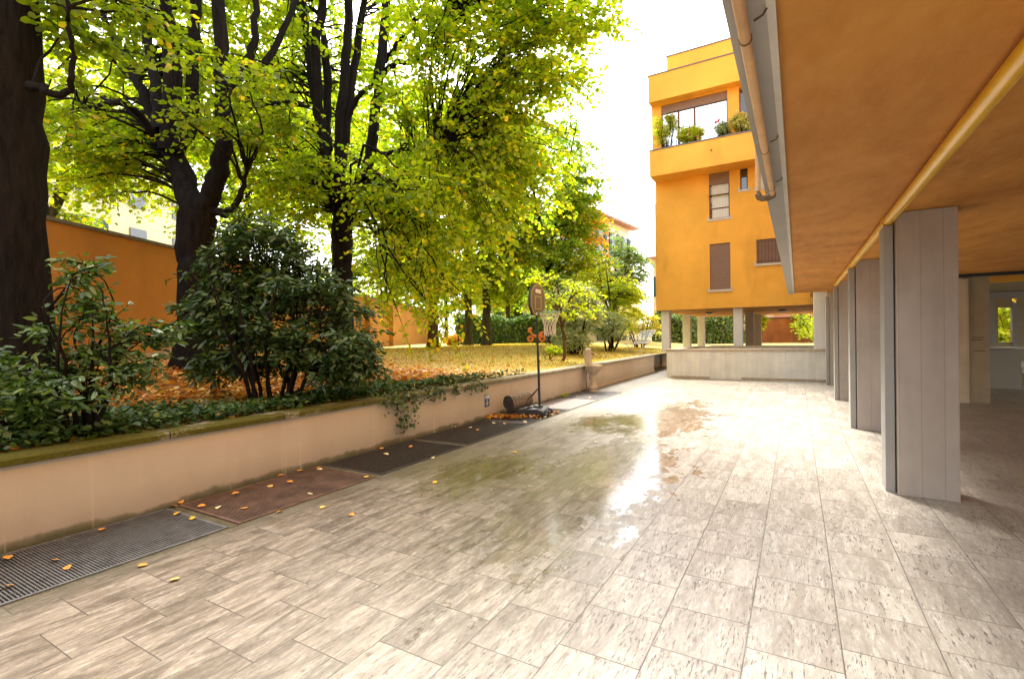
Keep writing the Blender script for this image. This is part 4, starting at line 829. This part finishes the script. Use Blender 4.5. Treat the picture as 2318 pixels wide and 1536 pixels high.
# ivy spilling over the wall
t = empty('trailing_ivy', (-4.95, 5.9, .68), 'green ivy spilling over the low wall coping at its middle', 'plant')
st_, C_, A_, N_, s_ = [], [], [], [], []
for k in range(32):
    y = rng.uniform(4.9, 7.4) if k > 5 else 5.35+rng.uniform(-.12, .18); L = rng.uniform(.04, .16) if k > 5 else rng.uniform(.28, .5); x0 = -5.25
    p = [np.array([x0, y, .72]), np.array([-5.0, y+rng.normal(0, .08), .73+rng.uniform(0, .04)]), np.array([-4.905, y+rng.normal(0, .1), .66]), np.array([-4.90, y+rng.normal(0, .08), .66-L*.5]), np.array([-4.905, y+rng.normal(0, .08), .66-L])]
    q = smoothpath(p, 4); st_.append((q, np.full(len(q), .0025), 4)); nl = 16 if k > 5 else 26
    i_ = rng.integers(2, len(q), nl) if k > 5 else rng.integers(5, len(q), nl); C_.append(q[i_]+rng.normal(0, .03, (nl, 3))*[.5, 1, 1]+[.012, 0, 0]); a = rng.normal(0, .6, (nl, 3)); a[:, 2] -= .6; A_.append(a); b_ = rng.normal(0, .35, (nl, 3)); b_[:, 0] += .8; b_[:, 2] += .6; N_.append(b_); s_.append(.052*rng.uniform(.5, 1.2, nl))
tubes_obj('stems', st_, 'bark3', t); leafmesh('foliage', np.concatenate(C_), np.concatenate(A_), np.concatenate(N_), np.concatenate(s_), .95, 'ivy', t)
# --- balcony plants
def pot_plant(px, py, clouds, label, mat, leaf, h, sp, ratio, flowers=None, nst=5, name='balcony_plant'):
    b = P(px, py, 1.0); d = b-EYE; tt = (YF+.35-EYE[1])/d[1]; base = EYE+d*tt; base[2] = 9.45
    dep = float((base-EYE)@CF)
    cl = [(P(c[0], c[1], dep), c[2], c[3]) for c in clouds]
    t = shrub(name, 0, 0, 0, cl, label, mat, leaf, nst, h, sp, ratio, base=base, cat='balcony plant', group='plants on the orange balcony', twl=.22, ntw=5, nlf=10)
    if flowers:
        C = []; 
        for fx, fy, s in flowers:
            c = P(fx, fy, dep-.15); C.append(c+rng.normal(0, s*.5, (14, 3)))
        C = np.concatenate(C); leafmesh('flower', C, rng.normal(0, 1, C.shape), rng.normal(0, 1, C.shape), np.full(len(C), .075), .9, 'petal' if 'red' in label else 'petalw', t)
    return t
pot_plant(1508, 325, [(1502, 285, (.45, .42, .25), 18), (1525, 268, (.3, .25, .2), 9), (1492, 305, (.25, .35, .2), 5), (1545, 285, (.2, .2, .2), 4)], 'tall bright yellow green plant at the left end of the balcony', 'balc', .11, 1.4, .5, .2, nst=7)
pot_plant(1560, 315, [(1560, 304, (.42, .26, .25), 32), (1575, 298, (.25, .2, .2), 10)], 'low bushy plant with pale blooms on the balcony', 'balc', .11, .45, .35, .45, [(1558, 304, .06), (1578, 311, .07), (1560, 294, .04)])
pot_plant(1635, 305, [(1632, 290, (.22, .24, .2), 16), (1643, 300, (.2, .15, .15), 8)], 'rose with two red flowers before the wide balcony window', 'silver', .085, .7, .25, .45, [(1620, 276, .03), (1627, 273, .025)])
pot_plant(1675, 298, [(1674, 272, (.26, .3, .2), 26), (1690, 290, (.25, .15, .2), 12)], 'taller variegated plant with pale pink blooms before the balcony pillar', 'pale', .1, .9, .25, .45, [(1668, 255, .05), (1680, 258, .04)])
# ---------------------------------------------------------------- small things
def R2(x, y, a): return x*cos(a)-y*sin(a), x*sin(a)+y*cos(a)
# basketball hoop
hx, hy = -4.46, 9.03
t = empty('basketball_hoop', (hx, hy, 0), 'freestanding black basketball hoop with grey backboard on the floor grate', 'basketball hoop')
m = MB(); prof = [(-5.03, .02), (-5.01, .085), (-4.96, .105), (-4.72, .11), (-4.64, .145), (-4.44, .155), (-4.34, .13), (-4.29, .10), (-4.28, .02)]
m.prism([(p[0], p[1]) for p in prof], 8.76, 9.32, 'y'); base = m.obj('base', 'blackplastic', t, bevel=.025)
MB().box(-4.53, -4.38, 8.94, 9.12, .10, .19).obj('socket', 'blackplastic', t, bevel=.01)
for y in (8.88, 9.16): 
    wv = MB(); wv.tube([(-4.25, y-.03, .06), (-4.25, y+.03, .06)], .055, 18); wh = wv.obj('wheel', 'blackplastic', t); MB().tube([(-4.25, y-.034, .06), (-4.25, y+.034, .06)], .028, 12).obj('hub', 'mesh_grey', wh)
m = MB(); m.tube([(hx+.04, hy, .12), (hx+.02, hy, 1.2)], .024, 14); m.tube([(hx+.02, hy, 1.2), (hx, hy, 1.98)], .020, 14); m.tube([(hx+.025, hy, 1.0), (hx+.025, hy, 1.05)], .028, 14); m.obj('pole', 'blackmetal', t, smooth=True)
for yy in (8.82, 9.24): MB().tube([(hx+.03, hy, .52), (-4.80, yy, .12)], .011, 8).obj('brace', 'blackmetal', t)
MB().tube([(hx, hy, 1.96), (hx+.02, hy-.02, 2.25)], .018, 8).obj('board_arm', 'blackmetal', t)
def boardshape(s, y0=8.98, z0=1.88):
    w_, h_, c_ = .30*s, .60*s, .12*s; cz = z0+.30; pts = [(y0-w_+c_, cz-h_/2), (y0+w_-c_, cz-h_/2), (y0+w_, cz-h_/2+c_*1.3), (y0+w_, cz+h_/2-.26*s)]
    for k in range(1, 12): a = pi*k/12; pts.append((y0+w_*cos(a), cz+h_/2-.26*s+.26*s*sin(a)))
    pts.append((y0-w_, cz+h_/2-.26*s)); pts.append((y0-w_, cz-h_/2+c_*1.3)); return pts
bx_ = hx+.03
bd = MB().prism(boardshape(1), bx_, bx_+.035, 'x').obj('backboard', 'board', t)
MB().prism(boardshape(1.03), bx_-.01, bx_+.018, 'x').obj('frame', 'blackplastic', bd)
m = MB(); a_ = boardshape(.93); b_ = boardshape(.895); n = len(a_); V = [(bx_+.038, *p) for p in a_]+[(bx_+.038, *p) for p in b_]; m.add(V, [(i, (i+1) % n, n+(i+1) % n, n+i) for i in range(n)])
for q in ((-.125, .125, .14, .15), (-.125, .125, .37, .38), (-.125, -.113, .15, .37), (.113, .125, .15, .37)): m.box(bx_+.0352, bx_+.039, 8.98+q[0], 8.98+q[1], 1.88-.02+q[2], 1.88-.02+q[3])
m.obj('line', 'lime', bd)
def text(name, s, size, M, mat, parent, ext=.001):
    cu = bpy.data.curves.new(name, 'FONT'); cu.body = s; cu.size = size; cu.extrude = ext; cu.align_x = 'CENTER'; cu.align_y = 'CENTER'
    o = bpy.data.objects.new(name, cu); dg = bpy.context.evaluated_depsgraph_get(); COL.objects.link(o); dg.update()
    me = bpy.data.meshes.new_from_object(o.evaluated_get(dg)); bpy.data.objects.remove(o); me.transform(M); me.materials.append(MAT[mat])
    q = bpy.data.objects.new(name, me); COL.objects.link(q); q.parent = parent; pl = Vector((0, 0, 0)); z = parent
    while z is not None: pl += z.location; z = z.parent
    me.transform(Matrix.Translation(-pl)); return q
MX = lambda x, y, z: Matrix.Translation((x, y, z)) @ Matrix.Rotation(pi/2, 4, 'Z') @ Matrix.Rotation(pi/2, 4, 'X')
MB().prism([(8.87, 2.335), (8.90, 2.305), (9.10, 2.30), (9.105, 2.365), (8.90, 2.37)], bx_+.0352, bx_+.038, 'x').obj('emblem', 'white', bd)
m = MB(); [m.box(bx_+.0382, bx_+.0386, y, y+.012, 2.318, 2.352) for y in (8.92, 8.96, 9.0, 9.04, 9.075)]; m.obj('emblem_mark', 'board', bd)
for y in (8.90, 9.06): MB().box(bx_+.035, bx_+.05, y-.015, y+.015, 1.885, 1.93).obj('bolt_plate', 'white', bd)
rc = np.array([bx_+.27, 8.98, 1.935]); rr = .20
m = MB(); m.tube([(rc[0]+rr*cos(a), rc[1]+rr*sin(a), rc[2]) for a in np.linspace(0, 2*pi, 33)], .009, 8, cap=False); m.box(bx_+.035, rc[0]-rr, 8.93, 9.03, 1.925, 1.945); rim = m.obj('rim', 'rim', t)
m = MB(); rows = [(.20, 0), (.165, -.075), (.135, -.15), (.115, -.22), (.105, -.27)]
K = 12
for j in range(len(rows)-1):
    for i in range(K):
        for s in (-.5, .5):
            a0 = 2*pi*(i+.5*(j % 2))/K; a1 = a0+2*pi*s/K; r0, z0 = rows[j]; r1, z1 = rows[j+1]
            m.tube([(rc[0]+r0*cos(a0), rc[1]+r0*sin(a0), rc[2]+z0), (rc[0]+r1*cos(a1), rc[1]+r1*sin(a1), rc[2]+z1)], .0042, 4)
for i in range(K):
    a0 = 2*pi*i/K; m.tube([(rc[0]+.105*cos(a0), rc[1]+.105*sin(a0), rc[2]-.27), (rc[0]+.10*cos(a0+.1), rc[1]+.10*sin(a0+.1), rc[2]-.42-.03*(i % 2))], .008, 5)
m.obj('net', 'net', t)
for o in t.children:
    if o.name.split('.')[0] in ('base', 'socket', 'wheel', 'brace'): o.rotation_euler = (0, 0, radians(13))
t.location = (-4.27, 8.33, 0)
# log
t = empty('log', (-4.6, 8.1, .12), 'thick cut log lying on the back of the basketball hoop base', 'log')
a = np.array([-4.64, 7.86, .258]); d_ = np.array([.14, .50, .03]); q = np.array([a+d_*k/6 for k in range(7)])
n_ = 28; v, f = tube(q, [.142, .147, .144, .142, .140, .138, .135], n_); ang = np.tile(np.arange(n_)*2*pi/n_, 7); cc = np.repeat(q, n_, 0); v = cc+(v-cc)*(1+.03*np.sin(ang*5)+.02*np.sin(ang*11+1)+rng.normal(0, .012, len(v)))[:, None]
npmesh('bark', v, f, 'logbark', t, smooth=True)
for e, nm in ((0, 'cut_end'), (6, 'far_end')):
    ring = v[e*n_:(e+1)*n_]+(.002*(-d_/.6) if e == 0 else .002*d_/.6); V = np.vstack([ring, ring.mean(0)]); npmesh(nm, V, [(i, (i+1) % n_, n_) for i in range(n_)], 'logend', t)
# earth-point signs
def sign(y, z, label, s=1.):
    t = empty('earth_sign', (-4.955, y, z), label, 'sign', 'blue signs on the low wall')
    w2, h2 = .075*s, .118*s
    MB().box(-4.957, -4.952, y-w2, y+w2, z-h2, z+h2).obj('plate', 'bluesign', t)
    MB().box(-4.9515, -4.9505, y-w2*.93, y+w2*.93, z+h2*.30, z+h2*.94).obj('header', 'signwhite', t)
    m = MB(); x0, x1 = -4.9515, -4.9500
    m.box(x0, x1, y-.008*s, y+.008*s, z-.035*s, z+.022*s)
    for k, hw in enumerate((.045, .032, .018)): m.box(x0, x1, y-hw*s, y+hw*s, z-(.047+.022*k)*s, z-(.035+.022*k)*s)
    m.obj('earth_symbol', 'yellow', t)
    m = MB(); m.box(-4.9504, -4.9499, y-w2*.8, y+w2*.7, z+.095*s, z+.103*s); m.box(-4.9504, -4.9499, y-w2*.8, y+w2*.8, z+.074*s, z+.080*s); m.box(-4.9504, -4.9499, y-w2*.8, y-.005, z+.052*s, z+.060*s); m.obj('faded_print', 'bluesign', t)
    MB().box(-4.9504, -4.9497, y+.005, y+w2*.85, z+.040*s, z+.066*s).obj('sticker', 'white', t)
sign(7.62, .325, 'blue sign with yellow earth symbol left of the hoop base on the low wall')
sign(12.86, .36, 'small blue earth sign just right of the stone fountain on the low wall', .8)
# fountain
fx, fy = -4.70, 12.42
t = empty('stone_fountain', (fx, fy, 0), 'old stone drinking fountain with fluted basin against the low wall', 'fountain')
MB().lathe([(.115, 0), (.115, .03), (.105, .06), (.125, .09), (.12, .12), (.085, .16), (.072, .24), (.066, .34), (.066, .42), (.08, .445), (.075, .46)], (fx, fy, 0), 24).obj('pedestal', 'stone', t, smooth=True)
bs = MB().lathe([(.07, .455), (.10, .47), (.15, .52), (.20, .58), (.225, .635), (.232, .66)], (fx, fy, 0), 48, flute=.022).obj('basin', 'stone', t)
MB().lathe([(.222, .662), (.245, .666), (.245, .695), (.215, .70), (.20, .68), (.01, .665)], (fx, fy, 0), 32).obj('rim', 'stone', bs)
m = MB(); pr = [(-.10, .60), (.10, .60), (.085, .72), (.06, .85), (.05, .98), (.05, 1.02)]; 
z_, hw = zip(*[(p[1], p[0]) for p in [(.10, .68), (.085, .76), (.066, .88), (.056, .98), (.052, 1.05)]])
prof2 = [(.105, .68), (.095, .76), (.072, .88), (.060, .98), (.062, 1.04), (.055, 1.09), (.035, 1.13), (.008, 1.145)]
pts = [(fy-a, b) for a, b in prof2]+[(fy+a, b) for a, b in prof2[::-1]]; m.prism(pts, fx-.20, fx-.06, 'x'); m.obj('backstone', 'stone', t, bevel=.012)
m = MB(); m.box(fx-.215, fx-.20, fy-.07, fy+.07, .70, .90); m.box(fx-.24, fx-.2, fy-.05, fy+.05, .9, 1.02); m.obj('back_block', 'stone', t)
m = MB(); m.tube([(fx-.06, fy, 1.0), (fx+.01, fy, 1.0), (fx+.03, fy, .985), (fx+.03, fy, .95)], .011, 8); m.tube([(fx-.03, fy-.03, 1.02), (fx-.03, fy+.03, 1.02)], .007, 6); m.obj('tap', 'ironbar', t, smooth=True)
m = MB(); m.tube([(fx-.16, fy-.06, .6), (fx-.17, fy-.09, .3), (fx-.13, fy-.12, .02)], .012, 6); m.obj('drain_hose', 'pipe_rust', t)
# slatted bench
bb = gb(1447, 800, 22.5); rz = radians(-42)
t = empty('garden_bench', bb, 'white slatted garden lounger bench on the lawn near the orange block', 'bench')
def BP(x, y, z): a, c = R2(x, y, rz); return np.array([bb[0]+a, bb[1]+c, bb[2]+.06+z])
def slab(m, x0, x1, yz0, yz1, th):
    a = [BP(x, yz[0], yz[1]) for x, yz in ((x0, yz0), (x1, yz0), (x1, yz1), (x0, yz1))]; b = [p+[0, 0, th] for p in a]; m.add(a+b, [(0, 3, 2, 1), (4, 5, 6, 7), (0, 1, 5, 4), (1, 2, 6, 5), (2, 3, 7, 6), (3, 0, 4, 7)])
m = MB(); [slab(m, -.6, .6, (-.45+k*.1, .38+.004*k), (-.39+k*.1, .38+.004*k), .018) for k in range(6)]; m.obj('seat', 'white', t)
m = MB(); [slab(m, -.6, .6, (.10+k*.075, .42+k*.10), (.135+k*.075, .475+k*.10), .02) for k in range(6)]; m.obj('backrest', 'white', t)
for sx_ in (-.5, .5):
    MB().tube([BP(sx_, -.4, .37), BP(sx_, .05, -.03)], .014, 6).obj('leg', 'white', t); MB().tube([BP(sx_, .12, .40), BP(sx_, -.45, -.03)], .014, 6).obj('leg', 'white', t); MB().tube([BP(sx_, -.45, .375), BP(sx_, .08, .40), BP(sx_, .42, .95)], .013, 6).obj('side_rail', 'white', t)
# spring rider
b = gb(1213, 782, 25); t = empty('spring_rider', b, 'orange motorbike shaped spring rider on the lawn behind the hoop', 'spring rider')
def SP(x, z, y=0): return b+CR*x*np.array([1, 1, 0])+np.array([0, 0, z+.06])+CF*np.array([1, 1, 0])*y
m = MB(); m.tube([SP(.05+.07*cos(a), .0+a*.0085, .07*sin(a)) for a in np.linspace(0, 10*pi, 100)], .012, 5); m.obj('spring', 'pipe_rust', t)
m = MB(); m.tube([SP(-.22, .60), SP(-.1, .52), SP(.05, .46), SP(.2, .50), SP(.36, .58)], [.05, .07, .09, .08, .05], 12); m.obj('body', 'orangeplastic', t, smooth=True)
m = MB(); m.tube([SP(-.38, .70), SP(-.3, .84), SP(-.18, .92)], [.06, .09, .04], 12); m.tube([SP(-.28, .8), SP(-.2, .6)], .045, 8); m.obj('fairing', 'orangeplastic', t, smooth=True)
for x in (-.27, .33): 
    wo = MB().tube([SP(x, .36, -.05), SP(x, .36, .05)], .17, 20).obj('wheel', 'orangeplastic', t); MB().tube([SP(x, .36, -.06), SP(x, .36, .06)], .07, 12).obj('hub', 'pipe_rust', wo)
m = MB(); m.tube([SP(.2, .62), SP(.3, .66), SP(.42, .70)], [.05, .06, .04], 10); m.obj('seat', 'orangeplastic', t, smooth=True)
# lamp post in the garden
b = gb(1038, 780, 27); t = empty('garden_lamp_post', b, 'thin black post left of the two straight trunks', 'post')
m = MB(); m.tube([b, b+[0, 0, 1.75]], .035, 8); m.obj('post', 'blackmetal', t); MB().lathe([(.07, 0), (.09, .1), (.02, .16)], tuple(b+[0, 0, 1.75]), 10).obj('cap', 'blackmetal', t)
# individual fallen leaves
def one_leaf(x, y, z, s, mat, a=None):
    a = rng.uniform(0, 2*pi) if a is None else a; A = np.array([[cos(a), sin(a), rng.uniform(-.1, .15)]]); Nn = np.array([[rng.normal(0, .2), rng.normal(0, .2), 1]])
    C = np.array([[0., 0, 0]]); A = unit(A); Sd = unit(np.cross(Nn, A)); c_ = rng.uniform(.05, .3)
    L = [(0, 0, 0), (.18, .36, c_*.4), (.45, .47, c_*.6), (.75, .30, c_*.4), (1, 0, .05)]; n3 = np.cross(A, Sd)[0]
    V = [s*(p[0]*A[0]+sg_*p[1]*.8*Sd[0]+(p[2]+.04)*n3) for sg_, pp in ((1, L), (-1, L[1:4][::-1])) for p in pp]
    o = npmesh('fallen_leaf', np.array(V), [(0, 1, 7), (1, 2, 6, 7), (2, 3, 5, 6), (3, 4, 5)], mat); o.location = (x, y, z); return o
flm = []
for k, c in enumerate([(.72, .50, .10), (.70, .30, .04), (.66, .56, .30), (.74, .45, .03)]):
    MAT['fl%d' % k] = simple('fallen_leaf_tone_%s' % 'abcd'[k], c, .7, 0, .25, 30)
def onz(px, py): d = P(px, py, 1.)-EYE; return EYE-d*EYE[2]/d[2]
spots = [(395, 1167, 3), (435, 1177, 3), (233, 1197, 1), (20, 1258, 1), (20, 1267, 1), (150, 1283, 1), (112, 1270, 1), (32, 1326, 1), (413, 1140, 1), (398, 1147, 1), (466, 1145, 1), (492, 1153, 2), (524, 1120, 1), (562, 1150, 1), (617, 1102, 0), (628, 1079, 1), (639, 1156, 1), (664, 1092, 1),
         (685, 1065, 1), (720, 1060, 1), (730, 1064, 2), (823, 1080, 3), (704, 1120, 2), (736, 1146, 0), (310, 1283, 1), (383, 1315, 0), (861, 1017, 1), (880, 1030, 2), (928, 1013, 1), (975, 1031, 2), (982, 1095, 3), (980, 1036, 2), (1030, 967, 2), (1063, 969, 2), (1120, 957, 2), (1193, 956, 2), (1207, 973, 1), (1258, 956, 2), (1165, 1023, 3), (1306, 896, 0), (1335, 901, 0), (1325, 915, 2), (1268, 917, 0), (1080, 975, 1), (1340, 862, 1), (790, 1165, 1), (1140, 960, 1), (1350, 1000, 2)]
for i, (px, py, k) in enumerate(spots):
    q = onz(px, py); d_ = float(np.linalg.norm(q-EYE)); o = one_leaf(q[0], q[1], .006, min(.075, .042+.005*d_), 'fl%d' % k)
    tag(o, 'single small yellow or orange fallen leaf lying on the floor grates or paving', 'leaf', 'single leaves fallen on grates and paving')
# drift of leaves at the hoop base
n = 300; x = rng.normal(-4.6, .22, n); y = 7.9+(x+4.84)*.25-np.abs(rng.normal(0, .11, n)); x2 = rng.uniform(-4.12, -3.99, 40); y2 = rng.uniform(8.1, 8.8, 40); x3 = rng.uniform(-4.93, -4.85, 70); y3 = rng.uniform(7.5, 7.95, 70); x = np.clip(np.concatenate([x, x2, x3]), -4.93, -3.98); y = np.concatenate([y, y2, y3]); n = len(x)
Nn = rng.normal(0, .5, (n, 3)); Nn[:, 2] += 1; A = rng.normal(0, 1, (n, 3)); A[:, 2] *= .3
tag(leafmesh('leaf_drift', np.stack([x, y, .008+rng.random(n)*.03], 1), A, Nn, .06*rng.uniform(.6, 1.2, n), .8, 'litter'), 'drift of orange leaves around the basketball hoop base', 'leaf drift', None, 'stuff')
# weeds at the foot of the wall
for (px, py, lb) in ((1258, 897, 'small green weed at the foot of the wall right of the hoop'),):
    q = onz(px, py); q[0] = -4.93; C = q+rng.normal(0, .035, (40, 3))*[.6, 1.6, .6]+[0, 0, .04]; t = empty('weed', q, lb, 'plant'); leafmesh('foliage', C, rng.normal(0, 1, C.shape)+[.3, 0, .3], rng.normal(0, .5, C.shape)+[.3, 0, 1], np.full(40, .05), .6, 'acacia', t)
